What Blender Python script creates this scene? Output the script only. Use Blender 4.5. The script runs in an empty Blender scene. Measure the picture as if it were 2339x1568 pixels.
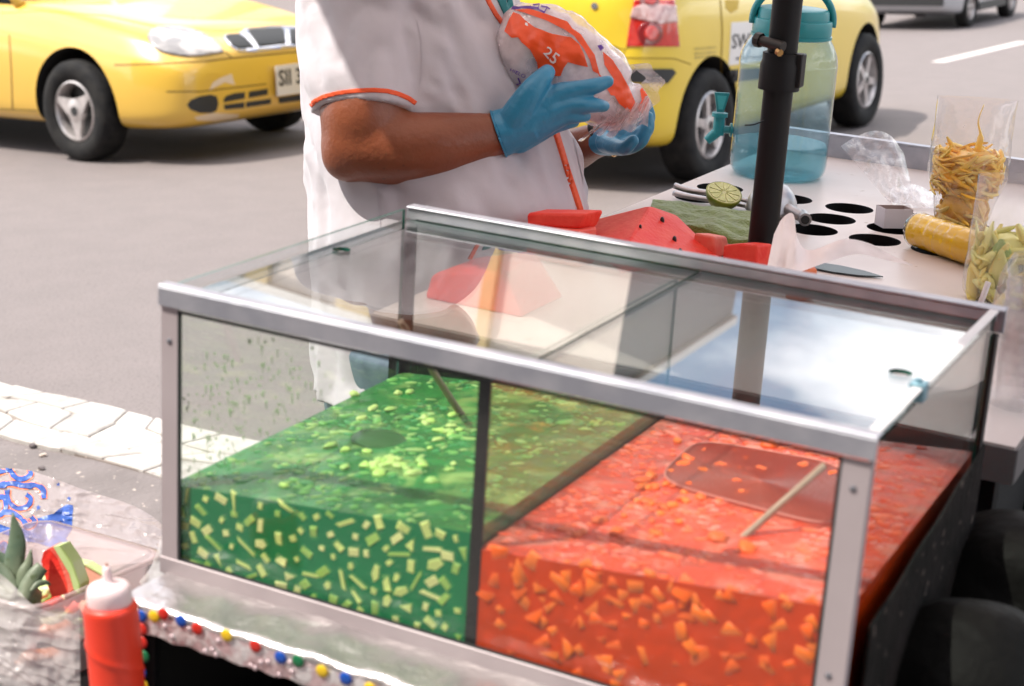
import bpy, bmesh, math, random
import numpy as np
from mathutils import Vector, Matrix, noise
from mathutils.bvhtree import BVHTree
from mathutils.geometry import delaunay_2d_cdt
R = math.radians
scene = bpy.context.scene
col = scene.collection
random.seed(7)

# ------------------------------------------------------------------ camera
# (solved from the glass tank's edges; a phone-free 35 mm film frame, 60 mm lens)
CAM = np.array([0.96, -1.22, 1.38])
rt = np.array([0.88812, 0.45885, -0.02727])
up = np.array([-0.0917, 0.2347, 0.96773])
up = up - rt * (rt @ up); up /= np.linalg.norm(up)
fw = np.cross(up, rt)
FPX = 3917.2                                   # focal length in the 2339 px wide view used for measuring
cam_d = bpy.data.cameras.new('camera'); cam = bpy.data.objects.new('camera', cam_d); col.objects.link(cam)
cam_d.sensor_width = 36; cam_d.sensor_fit = 'HORIZONTAL'; cam_d.lens = FPX / 2339 * 36
cam_d.clip_start = .05; cam_d.clip_end = 3000
cam_d.dof.use_dof = True; cam_d.dof.focus_distance = 2.72; cam_d.dof.aperture_fstop = 7.0
Mx = Matrix(((rt[0], up[0], -fw[0]), (rt[1], up[1], -fw[1]), (rt[2], up[2], -fw[2]))).to_4x4()
Mx.translation = Vector(CAM); cam.matrix_world = Mx
scene.camera = cam

# ------------------------------------------------------------------ sky and sun
SUN_EL, SUN_AZ = 60.0, -136.0                   # azimuth clockwise from +Y
world = bpy.data.worlds.new('World'); scene.world = world; world.use_nodes = True
wn, wl = world.node_tree.nodes, world.node_tree.links
wn.clear()
wo = wn.new('ShaderNodeOutputWorld'); bg = wn.new('ShaderNodeBackground'); bg.inputs[1].default_value = .13
sky = wn.new('ShaderNodeTexSky'); sky.sky_type = 'NISHITA'; sky.sun_disc = False
sky.sun_elevation = R(SUN_EL); sky.sun_rotation = R(SUN_AZ); sky.air_density = 1.2; sky.dust_density = 1.5
tc = wn.new('ShaderNodeTexCoord'); mp = wn.new('ShaderNodeMapping'); mp.inputs['Scale'].default_value = (1, 1, 2.6)
cn = wn.new('ShaderNodeTexNoise'); cn.inputs['Scale'].default_value = 2.3; cn.inputs['Detail'].default_value = 7; cn.inputs['Roughness'].default_value = .55
cr = wn.new('ShaderNodeValToRGB'); cr.color_ramp.elements[0].position = .44; cr.color_ramp.elements[1].position = .60
mxs = wn.new('ShaderNodeMix'); mxs.data_type = 'RGBA'; mxs.inputs['B'].default_value = (16, 15.7, 15.7, 1)
wl.new(tc.outputs['Generated'], mp.inputs['Vector']); wl.new(mp.outputs[0], cn.inputs['Vector'])
wl.new(cn.outputs['Fac'], cr.inputs['Fac']); wl.new(cr.outputs[0], mxs.inputs['Factor'])
wl.new(sky.outputs[0], mxs.inputs['A']); wl.new(mxs.outputs['Result'], bg.inputs[0]); wl.new(bg.outputs[0], wo.inputs[0])
sd = bpy.data.lights.new('sun', 'SUN'); sd.energy = 3.9; sd.angle = R(.6); sd.color = (1, .93, .84)
sun = bpy.data.objects.new('sun', sd); col.objects.link(sun)
sv = Vector((math.sin(R(SUN_AZ)) * math.cos(R(SUN_EL)), math.cos(R(SUN_AZ)) * math.cos(R(SUN_EL)), math.sin(R(SUN_EL))))
sun.rotation_euler = sv.to_track_quat('Z', 'Y').to_euler(); sun.location = (0, 0, 12)
vs = scene.view_settings
scene.display_settings.display_device = 'sRGB'
vs.view_transform = 'Standard'; vs.look = 'None'; vs.gamma = 1; vs.exposure = .66
vs.use_curve_mapping = False
scene.cycles.transparent_max_bounces = 40
scene.cycles.max_bounces = 10
scene.cycles.caustics_reflective = False

# ------------------------------------------------------------------ frames of reference
# world: z = 0 is the road.  "T" = the cart's own frame (the cart leans a little on the cambered street)
KT = math.hypot(1, .097)
RT = np.array([[1/KT, 0, .097/KT], [0, 1, 0], [-.097/KT, 0, 1/KT]])
ST = .87
CT = np.array([1.10495, -1.40642, 1.72])
ZT, WT, DT, HT, XD = 1.22353, .76665, .50223, .31866, .3814     # tank top, width, depth, height, divider
ZB = ZT - HT
RT4 = Matrix([list(r) + [0] for r in RT.tolist()] + [[0, 0, 0, 1]])
def T2W(p): return CAM + ST * (RT @ (np.asarray(p, float) - CT))
def ray(u, v): return fw + rt * (u - 1169.5) / FPX - up * (v - 784.) / FPX
def Wd(u, v, dep): return CAM + ray(u, v) * dep                 # point seen at (u,v), dep metres away along the axis
def Wz(u, v, z=0.):
    d = ray(u, v); return CAM + d * (z - CAM[2]) / d[2]
rtT, upT, fwT = RT.T @ rt, RT.T @ up, RT.T @ fw
def rayT(u, v): return fwT + rtT * (u - 1169.5) / FPX - upT * (v - 784.) / FPX
def Tz(u, v, z=1.04):
    d = rayT(u, v); return CT + d * (z - CT[2]) / d[2]
def Ta(u, v, val, ax):
    d = rayT(u, v); return CT + d * (val - CT[ax]) / d[ax]

# ------------------------------------------------------------------ materials
MATS = {}
def mat(name, color=(.5, .5, .5), rough=.5, metal=0, **k):
    if name in MATS: return MATS[name]
    m = bpy.data.materials.new(name); m.use_nodes = True; MATS[name] = m
    n, l = m.node_tree.nodes, m.node_tree.links
    b = n['Principled BSDF']
    b.inputs['Base Color'].default_value = (*color, 1); b.inputs['Roughness'].default_value = rough
    b.inputs['Metallic'].default_value = metal
    for key, inp in (('spec', 'Specular IOR Level'), ('coat', 'Coat Weight'), ('sheen', 'Sheen Weight'), ('sss', 'Subsurface Weight'), ('trans', 'Transmission Weight'), ('ior', 'IOR'), ('alpha', 'Alpha')):
        if key in k: b.inputs[inp].default_value = k[key]
    if 'sss' in k:
        b.inputs['Subsurface Radius'].default_value = k.get('rad', (.02, .01, .005)); b.inputs['Subsurface Scale'].default_value = k.get('sscale', .3)
    tcn = n.new('ShaderNodeTexCoord'); src = tcn.outputs['Object']
    # colour variation: second colour mixed by noise
    if 'c2' in k:
        nz = n.new('ShaderNodeTexNoise'); nz.inputs['Scale'].default_value = k.get('cs', 8); nz.inputs['Detail'].default_value = k.get('cd', 5)
        rp = n.new('ShaderNodeValToRGB'); lo, hi = k.get('cr', (.35, .65)); rp.color_ramp.elements[0].position = lo; rp.color_ramp.elements[1].position = hi
        mx = n.new('ShaderNodeMix'); mx.data_type = 'RGBA'; mx.inputs['A'].default_value = (*color, 1); mx.inputs['B'].default_value = (*k['c2'], 1)
        l.new(src, nz.inputs['Vector']); l.new(nz.outputs['Fac'], rp.inputs['Fac']); l.new(rp.outputs[0], mx.inputs['Factor'])
        out = mx.outputs['Result']
        if 'c3' in k:
            nz2 = n.new('ShaderNodeTexNoise'); nz2.inputs['Scale'].default_value = k.get('cs3', 200); nz2.inputs['Detail'].default_value = 3
            rp2 = n.new('ShaderNodeValToRGB'); lo, hi = k.get('cr3', (.6, .7)); rp2.color_ramp.elements[0].position = lo; rp2.color_ramp.elements[1].position = hi
            mx2 = n.new('ShaderNodeMix'); mx2.data_type = 'RGBA'; mx2.inputs['B'].default_value = (*k['c3'], 1)
            l.new(src, nz2.inputs['Vector']); l.new(nz2.outputs['Fac'], rp2.inputs['Fac']); l.new(rp2.outputs[0], mx2.inputs['Factor']); l.new(out, mx2.inputs['A']); out = mx2.outputs['Result']
        l.new(out, b.inputs['Base Color'])
    if 'rv' in k:                       # roughness variation
        nz = n.new('ShaderNodeTexNoise'); nz.inputs['Scale'].default_value = k.get('rs', 12); nz.inputs['Detail'].default_value = 5
        mr = n.new('ShaderNodeMapRange'); mr.inputs['To Min'].default_value = rough; mr.inputs['To Max'].default_value = rough + k['rv']
        l.new(src, nz.inputs['Vector']); l.new(nz.outputs['Fac'], mr.inputs['Value']); l.new(mr.outputs[0], b.inputs['Roughness'])
    if 'bump' in k:
        last = None
        for sc, st, dist in k['bump']:
            nz = n.new('ShaderNodeTexNoise'); nz.inputs['Scale'].default_value = sc; nz.inputs['Detail'].default_value = 4
            bp = n.new('ShaderNodeBump'); bp.inputs['Strength'].default_value = st; bp.inputs['Distance'].default_value = dist
            l.new(src, nz.inputs['Vector']); l.new(nz.outputs['Fac'], bp.inputs['Height'])
            if last: l.new(last, bp.inputs['Normal'])
            last = bp.outputs[0]
        l.new(last, b.inputs['Normal'])
    return m

def film(name, tint=(.97, .98, 1), ior=1.5, rough=.02, milk=0., milk_col=(.9, .9, .9), bump=None, boost=1., vol=None, spots=None, milk2=None, through=.4):
    """thin clear pane / plastic film: straight-through transparency + fresnel gloss (+ a little milky scatter)"""
    m = bpy.data.materials.new(name); m.use_nodes = True; MATS[name] = m
    n, l = m.node_tree.nodes, m.node_tree.links; n.clear()
    o = n.new('ShaderNodeOutputMaterial')
    tr = n.new('ShaderNodeBsdfTransparent'); tr.inputs[0].default_value = (*tint, 1)
    gl = n.new('ShaderNodeBsdfGlossy'); gl.inputs['Roughness'].default_value = rough
    df = n.new('ShaderNodeBsdfDiffuse'); df.inputs[0].default_value = (*milk_col, 1)
    tl = n.new('ShaderNodeBsdfTranslucent'); tl.inputs[0].default_value = (*milk_col, 1)
    dm = n.new('ShaderNodeMixShader'); dm.inputs[0].default_value = through
    l.new(df.outputs[0], dm.inputs[1]); l.new(tl.outputs[0], dm.inputs[2])
    geo = n.new('ShaderNodeNewGeometry'); mi = n.new('ShaderNodeMapRange'); mi.inputs['To Min'].default_value = ior; mi.inputs['To Max'].default_value = 1/ior
    fr = n.new('ShaderNodeFresnel'); l.new(geo.outputs['Backfacing'], mi.inputs['Value']); l.new(mi.outputs[0], fr.inputs[0])
    mb = n.new('ShaderNodeMath'); mb.operation = 'MULTIPLY'; mb.inputs[1].default_value = boost; mb.use_clamp = True
    l.new(fr.outputs[0], mb.inputs[0])
    m1 = n.new('ShaderNodeMixShader'); m1.inputs[0].default_value = milk
    l.new(tr.outputs[0], m1.inputs[1]); l.new(dm.outputs[0], m1.inputs[2])
    m2 = n.new('ShaderNodeMixShader'); l.new(mb.outputs[0], m2.inputs[0]); l.new(m1.outputs[0], m2.inputs[1]); l.new(gl.outputs[0], m2.inputs[2])
    l.new(m2.outputs[0], o.inputs[0])
    tcn = n.new('ShaderNodeTexCoord')
    if spots:                           # patches of splash / wetness / foam: (scale, lo, hi, max milk)
        nz = n.new('ShaderNodeTexNoise'); nz.inputs['Scale'].default_value = spots[0]; nz.inputs['Detail'].default_value = 5
        mr = n.new('ShaderNodeMapRange'); mr.inputs['From Min'].default_value = spots[1]; mr.inputs['From Max'].default_value = spots[2]
        mr.inputs['To Min'].default_value = milk; mr.inputs['To Max'].default_value = spots[3]
        l.new(tcn.outputs['Object'], nz.inputs['Vector']); l.new(nz.outputs['Fac'], mr.inputs['Value']); l.new(mr.outputs[0], m1.inputs[0])
    if milk2:                           # second body colour in streaks: (colour, scale, lo, hi)
        nz = n.new('ShaderNodeTexNoise'); nz.inputs['Scale'].default_value = milk2[1]; nz.inputs['Detail'].default_value = 6; nz.inputs['Distortion'].default_value = 1.2
        mr = n.new('ShaderNodeMapRange'); mr.inputs['From Min'].default_value = milk2[2]; mr.inputs['From Max'].default_value = milk2[3]
        mc = n.new('ShaderNodeMix'); mc.data_type = 'RGBA'; mc.inputs['A'].default_value = (*milk_col, 1); mc.inputs['B'].default_value = (*milk2[0], 1)
        l.new(tcn.outputs['Object'], nz.inputs['Vector']); l.new(nz.outputs['Fac'], mr.inputs['Value']); l.new(mr.outputs[0], mc.inputs['Factor'])
        l.new(mc.outputs['Result'], df.inputs[0]); l.new(mc.outputs['Result'], tl.inputs[0])
    if bump:
        nz = n.new('ShaderNodeTexNoise'); nz.inputs['Scale'].default_value = bump[0]; nz.inputs['Detail'].default_value = 6
        bp = n.new('ShaderNodeBump'); bp.inputs['Strength'].default_value = bump[1]; bp.inputs['Distance'].default_value = bump[2]
        l.new(tcn.outputs['Object'], nz.inputs['Vector']); l.new(nz.outputs['Fac'], bp.inputs['Height'])
        for q in (gl, df, fr): l.new(bp.outputs[0], q.inputs['Normal'])
    if vol:
        va = n.new('ShaderNodeVolumeAbsorption'); va.inputs[0].default_value = (*vol[0], 1); va.inputs[1].default_value = vol[1]
        l.new(va.outputs[0], o.inputs['Volume'])
    return m

# ------------------------------------------------------------------ mesh builder
def cum(pts):
    pts = np.asarray(pts, float); d = np.r_[0, np.cumsum(np.linalg.norm(np.diff(pts, axis=0), axis=1))]; return pts, d
def spline(pts, n, closed=False):
    """Catmull-Rom through the points, n samples (works for any dimension)"""
    P = np.asarray(pts, float)
    if closed: P = np.vstack([P[-1], P, P[0], P[1]])
    else: P = np.vstack([2*P[0]-P[1], P, 2*P[-1]-P[-2]])
    m = len(P) - 3; out = []
    for t in np.linspace(0, m, n, endpoint=not closed):
        i = min(int(t), m-1); f = t - i; a, b, c, d = P[i:i+4]
        out.append(.5*((2*b) + (-a+c)*f + (2*a-5*b+4*c-d)*f*f + (-a+3*b-3*c+d)*f**3))
    return np.array(out)
class MB:
    def __init__(s, space='W'): s.v, s.f, s.m, s.space = [], [], [], space
    def add(s, vs, fs, mi=0):
        o = len(s.v); s.v += [tuple(map(float, p)) for p in vs]; s.f += [tuple(o+i for i in q) for q in fs]; s.m += [mi]*len(fs); return s
    def box(s, lo, hi, mi=0, rot=None, bev=0):
        lo = np.array(lo, float); hi = np.array(hi, float); c = (lo+hi)/2; h = (hi-lo)/2
        if bev and min(h) > bev:
            vs, idx = [], {}
            for x in (-1, 1):
                for y in (-1, 1):
                    for z in (-1, 1):
                        for a in range(3):
                            q = h.copy() - bev; q[a] += bev; idx[(x, y, z, a)] = len(vs); vs.append(c + q*np.array((x, y, z)))
            fs = []
            for a in range(3):
                b, d = (a+1) % 3, (a+2) % 3
                for sg in (-1, 1):
                    def K(sb, sd_, ax): k = [0]*3; k[a] = sg; k[b] = sb; k[d] = sd_; return idx[(k[0], k[1], k[2], ax)]
                    q = [K(-1, -1, a), K(1, -1, a), K(1, 1, a), K(-1, 1, a)]; fs.append(q if sg > 0 else q[::-1])
            for a in range(3):               # edge chamfers along axis a
                b, d = (a+1) % 3, (a+2) % 3
                for sb in (-1, 1):
                    for sd_ in (-1, 1):
                        def K(sa, ax): k = [0]*3; k[a] = sa; k[b] = sb; k[d] = sd_; return idx[(k[0], k[1], k[2], ax)]
                        q = [K(-1, b), K(1, b), K(1, d), K(-1, d)]; fs.append(q if sb*sd_ < 0 else q[::-1])
            for x in (-1, 1):
                for y in (-1, 1):
                    for z in (-1, 1):
                        q = [idx[(x, y, z, a)] for a in range(3)]; fs.append(q if x*y*z > 0 else q[::-1])
        else:
            vs = [c + h*np.array(k) for k in ((-1,-1,-1),(1,-1,-1),(1,1,-1),(-1,1,-1),(-1,-1,1),(1,-1,1),(1,1,1),(-1,1,1))]
            fs = [(0,3,2,1),(4,5,6,7),(0,1,5,4),(1,2,6,5),(2,3,7,6),(3,0,4,7)]
        if rot is not None: vs = [c + np.array(rot) @ (p-c) for p in vs]
        return s.add(vs, fs, mi)
    def prism(s, poly, z0, z1, fr=None, mi=0):
        """poly in 2D extruded z0..z1; fr = (origin, x, y, z axes)"""
        if fr is None: fr = (np.zeros(3), np.array((1,0,0)), np.array((0,1,0)), np.array((0,0,1)))
        o, X, Y, Z = [np.array(q, float) for q in fr]; n = len(poly)
        vs = [o + X*p[0] + Y*p[1] + Z*z for z in (z0, z1) for p in poly]
        fs = [tuple(range(n))[::-1], tuple(range(n, 2*n))] + [(i, (i+1) % n, n+(i+1) % n, n+i) for i in range(n)]
        return s.add(vs, fs, mi)
    def loft(s, rings, closed=True, caps=True, mi=0):
        n = len(rings[0]); vs = [p for r in rings for p in r]; fs = []
        for i in range(len(rings)-1):
            for j in range(n if closed else n-1):
                a, b = i*n+j, i*n+(j+1) % n; fs.append((a, b, b+n, a+n))
        if caps and closed: fs += [tuple(range(n))[::-1], tuple(range((len(rings)-1)*n, len(rings)*n))]
        return s.add(vs, fs, mi)
    def tube(s, pts, r, n=12, mi=0, caps=True, flat=1., ref=None):
        pts = np.asarray(pts, float); r = np.broadcast_to(np.asarray(r, float), (len(pts),)); rings = []
        nrm = np.array(ref if ref is not None else (0.13, .21, 1.)); nrm = nrm/np.linalg.norm(nrm)
        for i, p in enumerate(pts):
            t = pts[min(i+1, len(pts)-1)] - pts[max(i-1, 0)]; t /= np.linalg.norm(t)+1e-12
            a = nrm - t*(nrm @ t)
            if np.linalg.norm(a) < 1e-4: a = np.cross(t, (1, .3, .2))
            a /= np.linalg.norm(a); nrm = a; b = np.cross(t, a)
            rings.append([p + r[i]*(math.cos(q)*a*flat + math.sin(q)*b) for q in np.linspace(0, 2*math.pi, n, endpoint=False)])
        return s.loft(rings, True, caps, mi)
    def lathe(s, prof, o=(0,0,0), ax=(0,0,1), n=32, mi=0, caps=True):
        ax = np.array(ax, float); ax /= np.linalg.norm(ax); a = np.cross(ax, (0,1,0) if abs(ax[1]) < .9 else (1,0,0)); a /= np.linalg.norm(a); b = np.cross(ax, a); o = np.array(o, float)
        rings = [[o + ax*z + r*(math.cos(q)*a + math.sin(q)*b) for q in np.linspace(0, 2*math.pi, n, endpoint=False)] for r, z in prof]
        return s.loft(rings, True, caps, mi)
    def blob(s, c, r, seg=10, amp=0, sq=(1,1,1), seed=0, mi=0, rot=None):
        rings = []
        for i in range(1, seg):
            th = math.pi*i/seg; ring = []
            for j in range(seg*2):
                ph = math.pi*j/seg; d = np.array((math.sin(th)*math.cos(ph), math.sin(th)*math.sin(ph), math.cos(th)))
                k = r*(1 + amp*noise.noise(Vector(d*1.7)+Vector((seed*3.1, seed, 0))))
                q = d*k*np.array(sq)
                if rot is not None: q = np.array(rot) @ q
                ring.append(np.array(c)+q)
            rings.append(ring)
        return s.loft(rings, True, True, mi)
    def build(s, name, mats, parent=None, smooth=False, loc=None, label=None, kind=None, mods=None, auto=None):
        """space W/T vertices are world/cart coordinates, L = the parent's local ones"""
        V = np.array(s.v)
        if s.space == 'T': V = CAM + ST*((V - CT) @ RT.T)
        if s.space != 'L':
            if parent is not None: M = np.array(ROOTM[parent.name])
            elif loc is not None:
                M = np.eye(4)
                if s.space == 'T': M[:3,:3] = RT; M[:3,3] = T2W(loc)
                else: M[:3,3] = loc
            else: M = np.eye(4)
            Mi = np.linalg.inv(M); V = V @ Mi[:3,:3].T + Mi[:3,3]
        me = bpy.data.meshes.new(name); me.from_pydata(V.tolist(), [], s.f)
        if not isinstance(mats, (list, tuple)): mats = [mats]
        for m in mats: me.materials.append(m)
        if len(mats) > 1: me.polygons.foreach_set('material_index', s.m)
        if smooth: me.polygons.foreach_set('use_smooth', [True]*len(s.f))
        me.update()
        o = bpy.data.objects.new(name, me); col.objects.link(o)
        if parent is not None: o.parent = parent; ROOTM[o.name] = ROOTM[parent.name]
        elif s.space != 'L' and loc is not None: o.matrix_world = Matrix(M.tolist()); ROOTM[o.name] = M
        else: ROOTM[o.name] = np.eye(4)
        if label: o['label'] = label
        if kind: o['kind'] = kind
        if auto is not None:
            me.polygons.foreach_set('use_smooth', [True]*len(s.f))
            bm = bmesh.new(); bm.from_mesh(me)
            for e in bm.edges:
                if len(e.link_faces) == 2 and e.calc_face_angle(0) > R(auto): e.smooth = False
            bm.to_mesh(me); bm.free()
        return o
ROOTM = {}
def thing(name, label, cat, loc, space='W', rotz=0, scale=1, group=None):
    o = bpy.data.objects.new(name, None); col.objects.link(o); o.empty_display_size = .1
    if space == 'T': M = np.eye(4); M[:3,:3] = RT; M[:3,3] = T2W(loc)
    else:
        M = np.array(Matrix.Translation(Vector(loc)) @ Matrix.Rotation(rotz, 4, 'Z') @ Matrix.Scale(scale, 4))
    o.matrix_world = Matrix(M.tolist()); ROOTM[o.name] = M
    return tag(o, label, cat, group)
def tag(o, label, cat, group=None):
    o['label'] = label; o['category'] = cat
    if group: o['group'] = group
    return o
def evaluated(o):
    """bake an object's modifiers into its mesh"""
    bpy.context.view_layer.update()
    dg = bpy.context.evaluated_depsgraph_get(); me = bpy.data.meshes.new_from_object(o.evaluated_get(dg)); old = o.data
    o.modifiers.clear(); o.data = me; me.name = old.name; return o
def bvh_of(*objs):
    V, F = [], []
    for o in objs:
        M = ROOTM[o.name] if o.name in ROOTM else np.eye(4); M = np.array(M); k = len(V)
        V += [tuple(M[:3,:3] @ np.array(v.co) + M[:3,3]) for v in o.data.vertices]; F += [[k+i for i in p.vertices] for p in o.data.polygons]
    return BVHTree.FromPolygons(V, F)
def cast(bvh, u, v, off=.0015):
    d = ray(u, v); dn = Vector(d).normalized(); h = bvh.ray_cast(Vector(CAM), dn)
    if h[0] is None: return None, None
    n = h[1]
    if n.dot(dn) > 0: n = -n
    return np.array(h[0] + n*off), np.array(n)
def tri(poly, step):
    """2D polygon -> filled triangulation with inner points"""
    P = np.asarray(poly, float); pts = []
    for i in range(len(P)):
        a, b = P[i], P[(i+1) % len(P)]; k = max(1, int(np.linalg.norm(b-a)/step))
        pts += [tuple(a+(b-a)*t/k) for t in range(k)]
    nb = len(pts); lo, hi = P.min(0), P.max(0)
    for x in np.arange(lo[0]+step/2, hi[0], step):
        for y in np.arange(lo[1]+step/2, hi[1], step): pts.append((x+.01*step*math.sin(y), y))
    r = delaunay_2d_cdt([Vector(p) for p in pts], [(i, (i+1) % nb) for i in range(nb)], [], 1, 1e-6)
    return [tuple(v) for v in r[0]], [tuple(f) for f in r[2]]
def decal(bvh, polys, off=.0015, step=6, mb=None, mi=0, skirt=True):
    """panels that follow a body's surface; outlines given in the measuring view"""
    mb = mb or MB('W')
    for poly in polys:
        V, F = tri(poly, step); pos, nr, ok = [], [], []
        for p in V:
            a, n = cast(bvh, p[0], p[1], off); ok.append(a is not None); pos.append(a if a is not None else np.zeros(3)); nr.append(n if n is not None else np.zeros(3))
        F = [f for f in F if all(ok[i] for i in f)]
        if not F: continue
        L = max(np.linalg.norm(pos[i]-CAM) for f in F for i in f)
        lim = step*L/FPX*9
        F = [f for f in F if max(np.linalg.norm(pos[f[i]]-pos[f[i-1]]) for i in range(3)) < lim]
        par = list(range(len(pos)))                     # keep only the largest connected patch
        def root(i):
            while par[i] != i: par[i] = par[par[i]]; i = par[i]
            return i
        for f in F: par[root(f[1])] = root(f[0]); par[root(f[2])] = root(f[0])
        cnt = {}
        for f in F: cnt[root(f[0])] = cnt.get(root(f[0]), 0)+1
        if not cnt: continue
        best = max(cnt, key=cnt.get); F = [f for f in F if root(f[0]) == best]
        F = [f if np.dot(np.cross(pos[f[1]]-pos[f[0]], pos[f[2]]-pos[f[0]]), nr[f[0]]) > 0 else f[::-1] for f in F]
        use = sorted({i for f in F for i in f}); mp_ = {k_: j_ for j_, k_ in enumerate(use)}; pos = [pos[i] for i in use]; nr = [nr[i] for i in use]; F = [tuple(mp_[i] for i in f) for f in F]
        base = len(mb.v); mb.add(pos, F, mi)
        if skirt:
            ed = {}
            for f in F:
                for i in range(3): e = (f[i], f[(i+1) % 3]); ed[e] = ed.get(e, 0)+1
            back = {}
            for (a, b) in list(ed):
                if (b, a) not in ed:
                    for q in (a, b):
                        if q not in back: back[q] = len(mb.v); mb.v.append(tuple(pos[q]-nr[q]*off*2))
                    mb.f.append((base+b, base+a, back[a], back[b])); mb.m.append(mi)
    return mb
def strip_px(pts, w):
    """polyline in the measuring view -> outline polygon of width w (number or list)"""
    P = np.asarray(pts, float); w = np.broadcast_to(np.asarray(w, float), (len(P),)); A, B = [], []
    for i in range(len(P)):
        t = P[min(i+1, len(P)-1)]-P[max(i-1, 0)]; t /= np.linalg.norm(t)+1e-9; n = np.array((-t[1], t[0]))
        A.append(P[i]+n*w[i]/2); B.append(P[i]-n*w[i]/2)
    return A + B[::-1]
def text2d(s, size=1., bold=0.):
    cu = bpy.data.curves.new('lettering', 'FONT'); cu.body = s; cu.size = size; cu.offset = bold; cu.align_x = 'CENTER'; cu.align_y = 'CENTER'; cu.resolution_u = 2
    o = bpy.data.objects.new('lettering', cu); col.objects.link(o); bpy.context.view_layer.update()
    me = bpy.data.meshes.new_from_object(o.evaluated_get(bpy.context.evaluated_depsgraph_get()))
    V = [(v.co.x, v.co.y) for v in me.vertices]; F = [tuple(p.vertices) for p in me.polygons]
    bpy.data.objects.remove(o); bpy.data.curves.remove(cu); bpy.data.meshes.remove(me); return V, F
def copy_tree(o, parent=None):
    c = o.copy(); col.objects.link(c)
    if parent is not None: c.parent = parent
    for ch in list(o.children): copy_tree(ch, c)
    return c
# ================================================================== SETTING
M_road = mat('asphalt', (.176, .152, .148), .9, c2=(.190, .163, .159), cs=5, c3=(.11, .095, .09), cs3=110, cr3=(.56, .66), bump=[(140, .5, .004), (30, .3, .01)])
m = MB(); n = 60
g = np.r_[-np.geomspace(900, 3, 24), np.linspace(-2.5, 2.5, 12), np.geomspace(3, 900, 24)]
vs = [(x-3, y+8, 0) for y in g for x in g]; k = len(g)
m.add(vs, [(j*k+i, j*k+i+1, (j+1)*k+i+1, (j+1)*k+i) for j in range(k-1) for i in range(k-1)])
m.build('road', M_road, kind='structure')
# darker gritty gutter between the painted stones and the cart
M_gut = mat('gutter_asphalt', (.15, .13, .125), .95, c2=(.19, .165, .16), cs=5, c3=(.4, .34, .3), cs3=45, cr3=(.66, .70), bump=[(60, .8, .006)])
m = MB(); m.box((-7, -3.5, -.05), (4.5, 2.02, .004)); m.build('gutter', M_gut, kind='structure')
M_grit = [mat('grit_pale', (.5, .42, .36), .9), mat('grit_dark', (.12, .1, .1), .9)]
rnd = random.Random(4); m = MB()
for i in range(900):
    x, y = (rnd.uniform(-3.2, 1.2), rnd.uniform(.2, 2.05)) if i < 420 else (rnd.uniform(-.1, 1.3), rnd.uniform(1.2, 3.0))
    r = rnd.choice((.003, .004, .006, .009)); m.blob((x, y, .004+r*.4), r, 4, .5, (1.3, 1, .6), i, mi=int(rnd.random() < .35))
m.build('gravel', M_grit, kind='stuff')
# painted stone strip (irregular cobbles under worn white line paint)
M_wp = mat('worn_white_paint', (.50, .475, .445), .75, c2=(.40, .375, .345), cs=14, cr=(.45, .75), c3=(.42, .37, .34), cs3=70, cr3=(.66, .74), bump=[(60, .5, .004)])
M_wp2 = mat('worn_white_paint_grey', (.42, .395, .37), .8, c2=(.31, .285, .265), cs=20, cr=(.45, .7), c3=(.3, .27, .25), cs3=60, cr3=(.6, .7), bump=[(60, .6, .004)])
M_mort = mat('joint_grit', (.24, .20, .175), .95, bump=[(90, .6, .004)])
p0, p1 = np.array([-2.744, 2.485]), np.array([-2.009, 2.355]); sx = (p1-p0)/np.linalg.norm(p1-p0); sy = np.array([sx[1], -sx[0]])   # sy towards the camera
def SP(a, b): q = p0 + sx*a + sy*b; return q
m = MB(); V = [(*SP(a, b), z) for z in (-.02, .007) for a, b in ((-2, 0.01), (3.4, 0.01), (3.4, .325), (-2, .325))]
m.add(V, [(4,7,6,5), (0,1,2,3), (0,4,5,1), (1,5,6,2), (2,6,7,3), (3,7,4,0)])
strip = m.build('painted_strip', M_mort, kind='structure')
rnd = random.Random(11); rows = [0, .105, .215, .332]
xs = []
for r in range(3):
    a = -1.9 + rnd.uniform(0, .1); L = [a]
    while a < 3.2: a += rnd.uniform(.12, .23); L.append(a)
    xs.append(L)
def rowy(r, a): return rows[r] + (.018*math.sin(a*5.3+r*2)+.012*math.sin(a*13+r) if 0 < r < 3 else .008*math.sin(a*9+r))
for r in range(3):
    for a, b in zip(xs[r], xs[r][1:]):
        j = .0042; sk = .03*math.sin(a*7+r)
        sk2 = .03*math.sin(b*7+r)
        P = [(a+sk+j, rowy(r, a)+j), ((a+b)/2, rowy(r, (a+b)/2)+j*.6), (b+sk2-j, rowy(r, b)+j), (b-sk2-j, rowy(r+1, b)-j), ((a+b)/2+.01, rowy(r+1, (a+b)/2)-j*.7), (a-sk+j, rowy(r+1, a)-j)]
        c = np.mean(P, 0); h = .012+rnd.uniform(0, .005); rings = []
        for kx, z in ((1, 0), (1, h-.004), (.93, h)):
            rings.append([(*SP(*(c+(np.array(p)-c)*kx)), z) for p in P])
        m = MB(); m.loft(rings); o = m.build('stone', M_wp if rnd.random() < .8 else M_wp2, strip)
# lane dash
M_line = mat('lane_paint', (.58, .55, .52), .7, c2=(.55, .5, .47), cs=9, cr=(.5, .75))
a, b = Wz(2143, 143), Wz(2330, 99); d = (b-a)/np.linalg.norm(b-a); nn = np.array((-d[1], d[0], 0))
m = MB(); P = [a-nn*.06, a+nn*.06, b+nn*.06+d*.1, b-nn*.06+d*.1]; m.add([p+np.array((0,0,z)) for z in (-.01, .004) for p in P], [(4,5,6,7), (0,3,2,1), (0,1,5,4), (1,2,6,5), (2,3,7,6), (3,0,4,7)])
m.build('lane_marking', M_line, kind='structure')

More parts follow.
